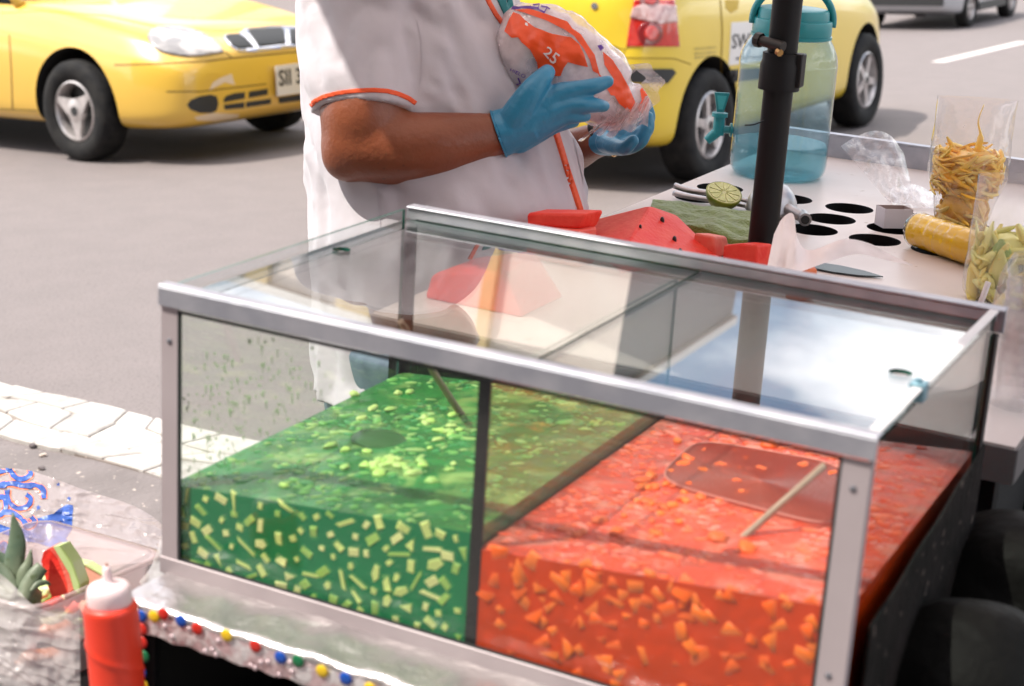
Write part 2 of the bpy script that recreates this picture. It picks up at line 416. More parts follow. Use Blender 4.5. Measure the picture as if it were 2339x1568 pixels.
# ---- buildings across the street (seen as reflections in the tank's lid)
def az_el(az, dist): return CAM[0]+math.sin(R(az))*dist, CAM[1]+math.cos(R(az))*dist
M_cream = mat('cream_render', (.80, .70, .62), .85, c2=(.75, .65, .57), cs=1.2, bump=[(30, .2, .01)])
M_yel = mat('ochre_render', (.62, .46, .22), .8); M_cream_shade = mat('cream_render_shaded', (.2, .19, .19), .85)
M_dkglass = mat('dark_window_glass', (.02, .025, .03), .08); M_wht = mat('white_trim', (.75, .72, .68), .6)
def building(az0, az1, dist, h, mats, label, wins=True, depth=9, cols=None):
    x0, y0 = az_el(az0, dist); x1, y1 = az_el(az1, dist); X = np.array((x1-x0, y1-y0, 0)); L = np.linalg.norm(X); X /= L; Yd = np.array((-X[1], X[0], 0)); O = np.array((x0, y0, 0)); Zd = np.array((0,0,1.))
    t = thing('building', label, 'building', O)
    def bx(name, lo, hi, mt, par=t):
        m = MB(); V = [O+X*(a)+Yd*b+Zd*c for a, b, c in ((lo[0],lo[1],lo[2]),(hi[0],lo[1],lo[2]),(hi[0],hi[1],lo[2]),(lo[0],hi[1],lo[2]),(lo[0],lo[1],hi[2]),(hi[0],lo[1],hi[2]),(hi[0],hi[1],hi[2]),(lo[0],hi[1],hi[2]))]
        m.add(V, [(0,3,2,1),(4,5,6,7),(0,1,5,4),(1,2,6,5),(2,3,7,6),(3,0,4,7)]); return m.build(name, mt, par)
    w = bx('wall', (0, 0, 0), (L, depth, h), mats[0]); bx('cornice', (-.15, -.2, h), (L+.15, depth+.15, h+.35), M_wht)
    for c in (cols or []): bx('pillar', (L*c[0], -.25, 0), (L*c[1], -.003, h-.05), M_yel)
    if wins:
        z = 3.6
        while z+2 < h:
            a = 1.2
            while a+1.3 < L:
                if not any(L*c[0]-1.4 < a < L*c[1]+.2 for c in (cols or [])):
                    fo = bx('window', (a, -.06, z), (a+1.2, -.003, z+1.5), M_wht); bx('pane', (a+.1, -.075, z+.1), (a+1.1, -.062, z+1.4), M_dkglass, fo)
                a += 2.6
            z += 3
    return t
def street_building(x0, x1, y0, y1, h, mw, mside, label, cols=(), wins=True, front=-1):
    t = thing('building', label, 'building', ((x0+x1)/2, (y0+y1)/2, 0))
    def bx(name, lo, hi, mt, par=t): m = MB(); m.box(lo, hi); return m.build(name, mt, par)
    yf = y0 if front < 0 else y1
    m = MB(); m.box((x0, y0, 0), (x1, y1, h), 1); m.m[2 if front < 0 else 4] = 0; m.build('wall', [mw, mside], t); bx('cornice', (x0-.12, y0-.12, h+.001), (x1+.12, y1+.12, h+.2), M_wht)
    for a, b in cols: bx('pillar', (a, yf-.2, 0), (b, yf-.003, h-.05), M_yel)
    if wins:
        z = 1.0
        while z+2 < h:
            a = x0+1.0
            while a+1.4 < x1:
                ya, yb = (yf-.06, yf-.003) if front < 0 else (yf+.003, yf+.06)
                fo = bx('window', (a, ya, z), (a+1.3, yb, z+1.6), M_wht); ya, yb = (yf-.075, yf-.062) if front < 0 else (yf+.062, yf+.075); bx('pane', (a+.1, ya, z+.1), (a+1.2, yb, z+1.5), M_dkglass, fo)
                a += 2.5
            z += 3
    return t
street_building(-21.5, -10.7, 29, 36, 12.6, M_cream, M_cream_shade, 'cream rendered building with ochre pillars across the street', cols=((-19.6, -19.0), (-17.2, -16.2), (-13.8, -13.52)), wins=False)  # grey puts the side walls' shade into their colour
street_building(-40, -21.8, 30, 38, 8.5, M_yel, M_yel, 'low ochre shop building left of the cream one')
M_brn = mat('brown_brick_render', (.13, .09, .07), .9, c2=(.10, .07, .055), cs=2); M_slate = mat('slate_render', (.10, .10, .11), .9)
street_building(-16, -3.2, -16, -7.5, 11, M_brn, M_brn, 'brown shop building on the near side of the street', front=1)
street_building(-3.0, 14, -16, -7.0, 13, M_slate, M_slate, 'dark slate office building on the near side of the street', front=1)
# ================================================================== CART, TANK, DRINKS (cart frame)
M_alu = mat('brushed_aluminium', (.50, .50, .54), .42, .7, c2=(.36, .37, .42), cs=20, rv=.2, bump=[(300, .08, .001)])
M_aluw = mat('anodised_aluminium_post', (.48, .42, .43), .5, .25, c2=(.42, .36, .37), cs=8)
M_glass = film('window_glass', (.955, .975, .965), 1.52, .006)
M_splash = film('splashed_glass', (.985, .99, .985), 1.52, .01, milk=.004, milk_col=(.55, .68, .50))
M_lid = film('lid_glass', (.95, .975, .965), 1.52, .004, boost=1.8)
M_gedge = mat('green_glass_edge', (.012, .09, .065), .12, spec=.6)
M_sil = mat('black_silicone', (.018, .022, .022), .5)
M_black = mat('black_paint', (.008, .008, .009), .5, spec=.25)
M_lam = mat('white_laminate', (.66, .585, .55), .28, c2=(.61, .53, .50), cs=6, c3=(.45, .36, .3), cs3=40, cr3=(.68, .74), rv=.15)
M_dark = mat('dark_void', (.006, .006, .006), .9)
M_foil = mat('silver_foil', (.62, .58, .57), .30, .8, c2=(.52, .48, .48), cs=14, bump=[(28, .7, .006), (110, .5, .002)])
M_foil2 = mat('sequin_ribbon', (.72, .55, .56), .3, .6, c2=(.85, .82, .82), cs=60, cr=(.45, .55), bump=[(120, .9, .003)])
SEQ = {'green': (.01, .16, .06), 'yellow': (.75, .5, .02), 'red': (.55, .03, .02), 'blue': (.01, .08, .42)}
SEQM = {k: mat('sequin_'+k, v, .3, .1) for k, v in SEQ.items()}

cart = thing('food_cart', 'white topped street food cart with foil covered ledge and sequin trim, under the glass tank', 'food cart', (.3, 1.2, .1), 'T')
TX0, TX1, TY0, TY1, TZ = -.105, .794, .585, 2.28, 1.04
HR = .046
holes = [(x, y) for y in (1.545, 1.658, 1.776) for x in (-.031, .112, .234, .35, .462)]
# table top sheet with real round holes: each cell a square with a circle cut out
m = MB('T'); xs_ = [TX0, -.09]; 
def holed(m, x0, x1, y0, y1, c, r, z0, z1, mi=0, mi_in=1):
    N = 40; angs = [math.atan2(*d) for d in [(y0-c[1], x0-c[0]), (y0-c[1], x1-c[0]), (y1-c[1], x1-c[0]), (y1-c[1], x0-c[0])]]
    A = sorted(set([round(2*math.pi*i/N - math.pi, 6) for i in range(N)] + [round(a, 6) for a in angs]))
    inn, out = [], []
    for a in A:
        dx, dy = math.cos(a), math.sin(a); inn.append((c[0]+r*dx, c[1]+r*dy))
        t = min([((x1-c[0])/dx if dx > 1e-9 else (x0-c[0])/dx if dx < -1e-9 else 1e9), ((y1-c[1])/dy if dy > 1e-9 else (y0-c[1])/dy if dy < -1e-9 else 1e9)])
        out.append((c[0]+t*dx, c[1]+t*dy))
    n = len(A); V = [(*p, z1) for p in inn]+[(*p, z1) for p in out]+[(*p, z0) for p in inn]+[(*p, z0) for p in out]
    for i in range(n):
        j = (i+1) % n
        pass
    F = [(i, n+i, n+(i+1) % n, (i+1) % n) for i in range(n)]
    m.add(V, F, mi)
    m.add(V, [(2*n+i, 2*n+(i+1) % n, 3*n+(i+1) % n, 3*n+i) for i in range(n)], mi)
    m.add(V, [(i, (i+1) % n, 2*n+(i+1) % n, 2*n+i) for i in range(n)], mi_in)
    return m
colx = [-.088, .0405, .173, .292, .406, .52]; rowy_ = [1.49, 1.6, 1.717, 1.835]
for i in range(5):
    for j in range(3): holed(m, colx[i], colx[i+1], rowy_[j], rowy_[j+1], (holes[j*5+i]), HR, TZ-.02, TZ)
def slab(x0, x1, y0, y1): m.box((x0, y0, TZ-.02), (x1, y1, TZ))
slab(TX0, TX1, TY0, 1.49); slab(TX0, TX1, 1.835, TY1); slab(TX0, -.088, 1.49, 1.835); slab(.52, TX1, 1.49, 1.835)
m.build('table_top', [M_lam, M_black], cart)
m = MB('T'); m.box((TX0, TY1, TZ-.03), (TX1+.4, TY1+.006, TZ+.048)); m.box((TX0, TY1-.001, TZ+.0485), (TX1+.4, TY1+.022, TZ+.052)); m.build('rear_rim', M_alu, cart)
m = MB('T'); m.box((TX0-.003, TY0-.004, TZ-.047), (TX1+.003, TY0-.001, TZ-.003)); m.box((TX1+.001, TY0, TZ-.047), (TX1+.004, TY1, TZ-.003)); m.box((TX0-.004, TY0, TZ-.047), (TX0-.001, TY1, TZ-.003)); m.build('edge_trim', mat('grey_edge', (.14, .13, .13), .5), cart)
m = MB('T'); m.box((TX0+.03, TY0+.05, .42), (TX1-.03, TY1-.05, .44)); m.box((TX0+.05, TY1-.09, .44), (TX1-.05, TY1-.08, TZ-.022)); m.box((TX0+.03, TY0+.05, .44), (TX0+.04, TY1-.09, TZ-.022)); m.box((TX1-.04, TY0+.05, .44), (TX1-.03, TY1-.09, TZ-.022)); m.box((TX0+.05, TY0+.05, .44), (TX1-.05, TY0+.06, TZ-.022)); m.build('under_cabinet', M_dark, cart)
for x in (TX0+.02, TX1-.05):
    for y in (TY0+.02, TY1-.05): m = MB('T'); m.box((x, y, -.15), (x+.03, y+.03, TZ-.021)); m.build('leg', M_black, cart)
# front section carrying the tank
LY0, LZ = -.084, ZB-.012
m = MB('T'); m.box((.004, LY0+.003, LZ-.02), (WT+.02, TY0-.01, LZ-.0005)); m.build('front_shelf', M_black, cart)
m = MB('T'); nx, ny = 90, 9                      # crumpled foil wrapped over the ledge
rows_ = []
for j in range(ny+1):
    row = []
    for i in range(nx+1):
        x = .002 + (WT+.02)*i/nx; y = LY0 + (.080)*j/ny
        w = .0035*noise.noise(Vector((x*26, y*40, 1))) + .0012*noise.noise(Vector((x*90, y*90, 4)))
        row.append((x, y, LZ+.003+w))
    rows_.append(row)
front = [(p[0], LY0-.0015+.001*noise.noise(Vector((p[0]*60, 0, 0))), LZ-.004) for p in rows_[0]]
m.loft([front]+rows_, closed=False, caps=False); m.build('foil_cover', M_foil, cart, smooth=True)
m = MB('T'); nx = 160; rg = []
for z in (-.003, -.009, -.016, -.024, -.030):
    rg.append([(x, LY0-.003-.0016*math.sin((z+.03)/.03*3.1)-.0012*noise.noise(Vector((x*80, z*90, 2))), LZ+z+.0015*math.sin(x*150)*(z < -.028)) for x in np.linspace(.0, WT+.02, nx)])
m.loft(rg[::-1], closed=False, caps=False); rb = m.build('sequin_ribbon', M_foil2, cart, smooth=True)
m = MB('T'); rg = []
for x in (.001, .006, .012, .017):
    rg.append([(x+.001*noise.noise(Vector((z*70, x, 5))), LY0-.003-.0016*math.sin(x/.017*3.1)-.001*noise.noise(Vector((z*80, x*90, 2))), z) for z in np.linspace(LZ-.031, LZ-.32, 60)])
m.loft(rg, closed=False, caps=False); rb2 = m.build('sequin_ribbon', M_foil2, cart, smooth=True)
seqs = [('green',300,1381),('yellow',351,1409),('red',373,1403),('blue',413,1419),('red',450,1437),('yellow',517,1452),('red',583,1477),('blue',640,1503),('green',680,1511),('yellow',735,1534),('blue',789,1551),('yellow',845,1574),('green',905,1592),
        ('blue',322,1408),('red',323,1438),('green',328,1500),('blue',322,1536),('yellow',326,1566),('red',324,1468)]
sq0 = None
for i, (c, u, v) in enumerate(seqs):
    p = Ta(u, v, LY0-.0065, 1); m = MB('T'); r = .0072
    m.lathe([(r*.95, .0008), (r, 0), (r*.93, -.0006), (r*.3, -.0011)], p, (0, 1, 0), 14); m.build('sequin', SEQM[c], rb if i < 13 else rb2, smooth=True)
seam = mat('clear_sequin', (.62, .48, .50), .25, .3)
m = MB('T'); rnd = random.Random(5)
for i in range(46):
    x = rnd.uniform(.01, .6); z = LZ - rnd.uniform(.005, .028); m.lathe([(.003, .0), (.0032, -.0006), (.0015, -.0012)], (x, LY0-.0055, z), (0, 1, 0), 8)
for i in range(40):
    m.lathe([(.003, .0), (.0032, -.0006), (.0015, -.0012)], (rnd.uniform(.003, .015), LY0-.0055, LZ-rnd.uniform(.03, .3)), (0, 1, 0), 8)
m.build('small_sequins', seam, cart, smooth=True, kind='stuff')
# hollow front: side boards and back
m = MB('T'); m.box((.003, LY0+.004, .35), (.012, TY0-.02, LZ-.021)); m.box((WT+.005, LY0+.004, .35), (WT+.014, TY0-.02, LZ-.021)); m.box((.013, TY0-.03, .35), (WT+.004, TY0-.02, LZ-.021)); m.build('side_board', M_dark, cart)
m = MB('T'); m.box((.003, LY0+.004, .335), (WT+.014, TY0-.02, .349)); m.build('lower_shelf', M_black, cart)
m = MB('T'); m.box((.0125, LY0+.02, LZ-.30), (.03, LY0+.03, LZ-.021)); m.build('inner_post', M_black, cart)
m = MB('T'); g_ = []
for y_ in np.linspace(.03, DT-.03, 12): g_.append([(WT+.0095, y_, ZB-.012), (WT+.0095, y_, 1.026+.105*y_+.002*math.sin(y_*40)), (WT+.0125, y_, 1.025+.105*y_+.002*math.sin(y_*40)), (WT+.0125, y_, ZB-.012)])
m.loft(g_); m.build('pane_reflection_board', mat('gritty_dark_reflection', (.020, .016, .015), .9, c2=(.010, .009, .008), cs=18, c3=(.16, .125, .11), cs3=75, cr3=(.66, .72), spec=.08, bump=[(90, .9, .004)]), cart)  # dark speckled board added to stand for the reflection in the right pane
for x in (-.06, .84):
    m = MB('T'); m.lathe([(.16, -.02), (.19, -.015), (.2, 0), (.19, .015), (.16, .02)], (x, .9, .2), (1, 0, 0), 32); w = m.build('wheel', mat('tyre_rubber', (.02, .02, .02), .8, bump=[(60, .3, .003)]), cart, smooth=True)
    m = MB('T'); m.lathe([(.155, -.01), (.155, .01)], (x, .9, .2), (1, 0, 0), 32); m.build('rim', M_alu, w)

# ---- glass tank
tank = thing('glass_tank', 'aluminium framed glass tank divided in two, standing on the foil covered ledge', 'glass tank', (0, 0, ZB), 'T')
m = MB('T'); m.box((-.0075, -.010, ZT-.0200), (WT+.005, -.0065, ZT+.0005), bev=.0006); m.box((-.0075, -.010, ZT+.001), (WT+.005, .006, ZT+.0033), bev=.0008); m.build('top_rail', M_alu, tank)
m = MB('T'); m.box((0, DT+.0, ZT-.026), (WT+.008, DT+.0035, ZT+.0005), bev=.0006); m.box((0, DT-.012, ZT+.001), (WT+.008, DT+.008, ZT+.0035), bev=.0008); m.box((0, DT-.0095, ZT-.012), (WT, DT-.006, ZT-.0005)); m.build('top_rail', M_alu, tank)
m = MB('T'); m.box((WT-.008, .0095, ZT+.001), (WT+.0025, DT-.0125, ZT+.003), bev=.0006); m.build('top_rail', mat('pale_edge_strip', (.62, .6, .6), .5), tank)
m = MB('T'); m.box((-.006, -.0062, ZB-.01), (.0155, -.0035, ZT-.021)); m.box((-.006, -.0034, ZB-.01), (-.0035, .018, ZT-.002)); m.build('corner_post', M_aluw, tank)
m = MB('T'); m.box((WT-.024, -.0062, ZB-.01), (WT+.002, -.0035, ZT-.0228)); m.box((WT+.0008, -.0034, ZB-.01), (WT+.003, .003, ZT-.002)); m.build('corner_post', M_aluw, tank)
m = MB('T'); m.box((WT-.010, DT-.003, ZB-.01), (WT+.004, DT-.0005, ZT-.0265)); m.box((WT+.001, DT-.016, ZB-.01), (WT+.0038, DT-.0033, ZT-.0265)); m.build('corner_post', M_black, tank)
m = MB('T'); m.box((-.004, DT-.0028, ZB-.01), (.012, DT-.0005, ZT-.0265)); m.box((-.0042, DT-.014, ZB-.01), (-.002, DT-.003, ZT-.0265)); m.build('corner_post', mat('dark_anodised', (.08, .08, .08), .4, .5), tank)
m = MB('T'); m.box((-.008, -.0075, ZB-.012), (WT+.006, -.0036, ZB+.008), bev=.0006); m.box((-.008, -.0035, ZB-.012), (-.0045, DT, ZB+.006)); m.box((WT+.0045, -.0035, ZB-.012), (WT+.007, DT, ZB+.004)); m.build('bottom_rail', M_aluw, tank)
m = MB('T'); m.box((.0005, .0005, ZB-.006), (WT-.0005, DT-.004, ZB-.0005)); m.build('base_plate', M_alu, tank)
for sx_, sz_ in ((WT-.013, ZB+.085), (.005, ZB+.26), (WT-.012, ZT-.05)):
    m = MB('T'); m.lathe([(.0032, 0), (.0030, -.0010), (.0012, -.0014)], (sx_, -.0063, sz_), (0, 1, 0), 12); m.build('screw', mat('dull_screw', (.16, .16, .18), .5, .5), tank, smooth=True)
def pane(name, lo, hi, mt, hole=None):
    m = MB('T'); lo = np.array(lo, float); hi = np.array(hi, float); ax = int(np.argmin(hi-lo))
    if hole:
        holed(m, lo[0], hi[0], lo[1], hi[1], hole[:2], hole[2], lo[2], hi[2], 0, 1)
        for q in ((lo, (hi[0], lo[1])), ): pass
        for (a, b) in (((lo[0], lo[1]), (hi[0], lo[1])), ((hi[0], lo[1]), (hi[0], hi[1])), ((hi[0], hi[1]), (lo[0], hi[1])), ((lo[0], hi[1]), (lo[0], lo[1]))):
            m.add([(*a, lo[2]), (*b, lo[2]), (*b, hi[2]), (*a, hi[2])], [(0, 1, 2, 3)], 1)
    else:
        m.box(lo, hi, 1)
        for i in range(6):
            f = m.f[i]; n = np.cross(np.array(m.v[f[1]])-m.v[f[0]], np.array(m.v[f[2]])-m.v[f[0]])
            if abs(n[ax])/np.linalg.norm(n) > .9: m.m[i] = 0
    return m.build(name, [mt, M_gedge], tank)
pane('glass_pane', (0.001, -.003, ZB), (WT-.001, .001, ZT-.006), M_splash)
pane('glass_pane', (-.0033, .002, ZB), (.0005, DT-.0145, ZT-.0005), M_splash)
pane('glass_pane', (WT-.0035, .004, ZB), (WT+.0004, DT-.0165, ZT-.0005), M_glass)
pane('glass_pane', (.013, DT-.0055, ZB), (WT-.011, DT-.0033, ZT-.006), M_glass)
pane('divider', (XD-.0022, .0045, ZB), (XD+.0022, DT-.006, ZT-.03), M_glass)
lidz = ZT-.0185
h1, h2, sA = Tz(780, 570, lidz+.005), Tz(2057, 852, lidz+.005), Tz(1225, 825, lidz+.005)[0]
pane('lid_pane', (.0012, .0018, lidz), (sA-.002, DT-.0100, lidz+.005), M_lid, (h1[0], h1[1], .011))
pane('lid_pane', (sA+.002, .0018, lidz+.0006), (WT-.0045, DT-.0100, lidz+.0056), M_lid, (h2[0], h2[1], .012))
m = MB('T'); m.box((XD-.0065, .0012, ZB+.001), (XD+.0065, .0044, ZT-.024)); m.build('divider_strip', M_black, tank)
m = MB('T'); m.box((.0156, -.0058, ZB+.008), (.019, -.0032, ZT-.023)); m.box((WT-.0275, -.0058, ZB+.008), (WT-.0242, -.0032, ZT-.023)); m.box((.019, -.0056, ZB+.0082), (WT-.028, -.0032, ZB+.0105)); m.box((.019, -.0056, ZT-.0262), (WT-.028, -.0032, ZT-.0232)); m.build('seal', M_sil, tank)
m = MB('T'); m.box((.7555, .152, ZT-.012), (.771, .170, ZT+.0065), bev=.001); m.tube([(.763, .161, ZT+.006), (.763, .161, ZT+.0095)], .0035, 10); m.build('lid_clip_and_reflection', mat('blue_grey_clip', (.16, .3, .36), .4, .3), tank, auto=40)
m = MB('T'); m.box((.520, .012, ZT-.0125), (.537, .026, ZT-.006), bev=.001); m.build('lid_clip_and_reflection', mat('clip_reflection_dark', (.1, .1, .1), .4, .3), tank)  # dark piece added as a reflection in the lid, not a second clip

# ---- drinks
def level(x, base): return base + .097*x
M_gl = film('green_drink', (.95, 1, .93), 1.33, .05, milk=.62, milk_col=(.004, .37, .13), vol=((.14, .90, .5), 11), boost=.3, through=.05)
M_gtop = film('green_drink_surface', (.30, .80, .30), 1.33, .16, milk=.45, milk_col=(.035, .24, .055), bump=(24, .8, .008), spots=(20, .36, .60, .95), boost=.9, milk2=((.30, .48, .14), 17, .50, .72), through=.1)
M_gcore = mat('green_drink_depth', (.002, .30, .14), .9, c2=(.003, .38, .17), cs=26)
M_rl = film('red_drink', (1, .70, .5), 1.33, .05, milk=.70, milk_col=(.99, .085, .005), vol=((.97, .4, .15), 14), boost=.3, through=.03)
M_rtop = film('red_drink_surface', (.95, .3, .15), 1.33, .22, milk=.6, milk_col=(.82, .085, .028), bump=(26, .9, .008), spots=(34, .36, .62, .95), boost=1.3, milk2=((.86, .30, .20), 19, .48, .70), through=.1)
M_rcore = mat('red_drink_depth', (.98, .11, .010), .9, c2=(.98, .15, .014), cs=26)
def drink(name, label, x0, x1, base, mats, seed):
    y0, y1, z0 = .0018, DT-.0062, ZB+.0006
    t = thing(name, label, 'drink', ((x0+x1)/2, DT/2, ZB), 'T')
    m = MB('T'); V = [(x0,y0,z0),(x1,y0,z0),(x1,y1,z0),(x0,y1,z0)]; NX, NY = 60, 60
    m.box((x0, y0, z0), (x1, y1, z0+.1))
    V = np.array(m.v); V[4:, 2] = [level(v[0], base) for v in V[4:]]; m.v = [tuple(v) for v in V]; m.m[1] = 1
    m.build('liquid', mats[:2], t)
    m = MB('T'); c = .026
    m.box((x0+.004, y0+c, z0+.003), (x1-.004, y1-.004, z0+.1)); V = np.array(m.v); V[4:, 2] = [level(v[0], base)-.008 for v in V[4:]]; m.v = [tuple(v) for v in V]
    m.build('murky_depth', mats[2], t); return t
gd = drink('green_drink', 'green fruit drink full of pale diced fruit in the left half of the tank', .0012, XD-.0032, .997, (M_gl, M_gtop, M_gcore), 1)
rd = drink('red_drink', 'orange red fruit drink with soft fruit chunks in the right half of the tank', XD+.0032, WT-.0045, .981, (M_rl, M_rtop, M_rcore), 2)
M_gc = [mat('pale_green_fruit', (.72, .86, .26), .55), mat('lime_green_fruit', (.40, .66, .14), .55), mat('yellow_green_fruit', (.85, .90, .36), .55), mat('deep_green_fruit', (.10, .36, .07), .6)]
M_rc = [mat('orange_fruit', (.95, .135, .010), .5), mat('pale_orange_fruit', (.96, .19, .018), .5), mat('red_fruit', (.75, .12, .02), .5)]
rnd = random.Random(21)
def rotm(rnd, flat=False):
    if flat: return np.array(Matrix.Rotation(rnd.uniform(0, 6.28), 3, 'Y') @ Matrix.Rotation(rnd.gauss(0, .22), 3, 'X') @ Matrix.Rotation(rnd.gauss(0, .22), 3, 'Z'))
    return np.array(Matrix.Rotation(rnd.uniform(0, 6.28), 3, 'Z') @ Matrix.Rotation(rnd.uniform(0, 3), 3, 'X') @ Matrix.Rotation(rnd.uniform(0, 3), 3, 'Y'))
def chunk_mb(c, dims, Rm, rnd):
    m = MB('T'); k = rnd.random(); a, b, d = dims
    n = 4 if k < .82 else (3 if k < .9 else 5)
    P = [(a*math.cos(t)*1.35*rnd.uniform(.92, 1.06), b*math.sin(t)*1.35*rnd.uniform(.92, 1.06)) for t in (np.arange(n)+.5)*2*math.pi/n + rnd.uniform(-.15, .15)]
    rings = [[(p[0]*s, z, p[1]*s) for p in P] for s, z in ((.86, -d), (1, -d*.55), (1, d*.55), (.86, d))]
    m.loft([[np.array(c)+Rm @ np.array(q) for q in r] for r in rings]); return m
placed = []
for i in range(1600):
    if len(placed) >= 240: break
    flush = len(placed) < 150
    x = rnd.uniform(.010, XD-.012); zt = level(x, .997); z = ZB+.006 + (zt-ZB-.011)*rnd.random()
    if any((x-q[0])**2+(z-q[1])**2 < (.0148 if flush and q[2] else .008)**2 for q in placed): continue
    placed.append((x, z, flush)); big = rnd.random()
    a, b = (rnd.uniform(.0062, .0098), rnd.uniform(.0036, .0056)) if big < .45 else ((rnd.uniform(.0032, .0052), rnd.uniform(.0028, .0042)) if big < .84 else (rnd.uniform(.010, .016), rnd.uniform(.0018, .0028)))
    d = rnd.uniform(.0018, .0030); y = .0013+d if flush else .0018+d+rnd.uniform(.001, .007)
    Rm = np.array(Matrix.Rotation(rnd.uniform(0, 6.28), 3, 'Y') @ Matrix.Rotation(rnd.gauss(0, .05 if flush else .2), 3, 'X') @ Matrix.Rotation(rnd.gauss(0, .05 if flush else .2), 3, 'Z'))
    chunk_mb((x, y, z), (a, b, d), Rm, rnd).build('fruit_chunk', rnd.choice(M_gc[:3]+M_gc[:1]), gd)
placed = []
for i in range(1500):
    if len(placed) >= 170: break
    flush = len(placed) < 78
    x = rnd.uniform(XD+.012, WT-.03); zt = level(x, .981); z = zt - .004 - abs(rnd.gauss(.0, .055))
    if z < ZB+.008 or any((x-q[0])**2+(z-q[1])**2 < .0098**2 for q in placed): continue
    placed.append((x, z)); a = rnd.uniform(.0055, .0125); b = a*rnd.uniform(.55, .95); d = .0028; y = .0016+d if flush else .0019+d+rnd.uniform(.0, .0035)
    Rm = np.array(Matrix.Rotation(rnd.uniform(0, 6.28), 3, 'Y') @ Matrix.Rotation(rnd.gauss(0, .12), 3, 'X') @ Matrix.Rotation(rnd.gauss(0, .12), 3, 'Z'))
    chunk_mb((x, y, z), (a, b, d), Rm, rnd).build('fruit_chunk', rnd.choice(M_rc[:2]), rd, smooth=True)
# pulp and froth lying in the surface
def pulp(par, x0, x1, base, mats, n, seed, name, dirn=.6):
    rp_ = random.Random(seed); m = MB('T')
    while n > 0:
        x, y = rp_.uniform(x0+.006, x1-.006), rp_.uniform(.006, DT-.012)
        if noise.noise(Vector((x*13, y*9, seed))) + .35*noise.noise(Vector((x*40, y*25, seed))) < rp_.uniform(-.35, .35): continue
        n -= 1; r = rp_.uniform(.0012, .0042)*(1.6 if rp_.random() < .08 else 1)
        m.blob((x, y, level(x, base)+r*.05), r, 4, .4, (rp_.uniform(1.0, 2.6), rp_.uniform(.7, 1.2), .35), rp_.randint(0, 99), mi=rp_.randrange(len(mats)), rot=np.array(Matrix.Rotation(dirn+rp_.gauss(0, .5), 3, 'Z')))
    m.build(name, mats, par, smooth=True, kind='stuff')
pulp(gd, .001, XD-.003, .997, [mat('green_pulp', (.13, .40, .08), .4), mat('pale_green_pulp', (.26, .47, .13), .4), mat('dark_green_pulp', (.03, .26, .06), .4)], 750, 3, 'surface_pulp')
pulp(rd, XD+.003, WT-.004, .981, [mat('red_pulp', (.86, .10, .03), .35), mat('coral_pulp', (.88, .15, .05), .35), mat('pink_froth', (.86, .24, .17), .35)], 1000, 5, 'surface_pulp', .35)
# flat mesh strainer lying in the red drink and a ladle bowl sunk in the green
def onlev(u, v, base, dz=0):
    p = Tz(u, v, 1.03)
    for _ in range(4): p = Tz(u, v, level(p[0], base)+dz)
    return p
q4 = [onlev(u, v, .981, .0035) for u, v in ((1496, 1098), (1592, 1002), (1934, 1062), (1922, 1212))]
stn = thing('mesh_strainer', 'flat brownish mesh strainer lying in the surface of the orange red drink', 'strainer', tuple(np.mean(q4, 0)), 'T')
def rrp(k, t):
    c_, s_ = math.cos(t), math.sin(t); e = (abs(c_)**5+abs(s_)**5)**.2; x, y = (1+k*c_/e)/2, (1+k*s_/e)/2
    return (q4[0]*(1-x)+q4[3]*x)*(1-y)+(q4[1]*(1-x)+q4[2]*x)*y - np.array((0, 0, .0024*(1-k**3)))
TT = np.linspace(0, 2*math.pi, 64, endpoint=False)
m = MB('T'); m.loft([[rrp(k, t) for t in TT] for k in (.04, .25, .5, .75, .92, 1.0)], caps=True); m.build('mesh', film('strainer_mesh', (.92, .7, .64), 1.3, .35, milk=.40, milk_col=(.80, .30, .22), bump=(400, .5, .001), boost=.5), stn, smooth=True)
m = MB('T'); lp_ = [rrp(1.0, t) for t in TT]; m.tube(lp_+[lp_[0]], .0011, 6); m.build('rim', mat('strainer_rim', (.62, .22, .17), .5), stn, smooth=True)
pl_ = onlev(868, 1004, .997, .0005); m = MB('T'); m.blob(pl_, .030, 12, .15, (1.25, 1.05, .16), 4); o = m.build('ladle_bowl', film('wet_ladle', (.5, .65, .5), 1.4, .2, milk=.8, milk_col=(.07, .22, .07), bump=(30, .6, .004), boost=.6), loc=tuple(pl_), smooth=True); tag(o, 'dark wet ladle bowl lying just under the green drink surface', 'ladle')
# splashes of green drink dried on the inside of the panes
rs = random.Random(77); m = MB('T')
for i in range(230):
    if i < 150: u, v = rs.gauss(580, 90), rs.gauss(900, 75); v += (580-u)*.35
    else: u, v = rs.uniform(430, 560), rs.uniform(800, 1080)
    p = Ta(u, v, .0013, 1)
    if p[0] < .012 or p[0] > XD-.01 or p[2] > ZT-.03 or p[2] < level(p[0], .997)+.004: continue
    r = rs.uniform(.0006, .0020)*(1.4 if rs.random() < .12 else 1); m.lathe([(r, 0), (r*.7, .0004), (r*.1, .0006)], p, (0, 1, 0), 7)
    if rs.random() < .4: m.tube([p, p-np.array((0, -.0003, rs.uniform(.003, .009)))], [r*.6, r*.35], 5)
m.build('dried_splashes', mat('dried_green_splash', (.42, .60, .33), .6), gd, kind='stuff')
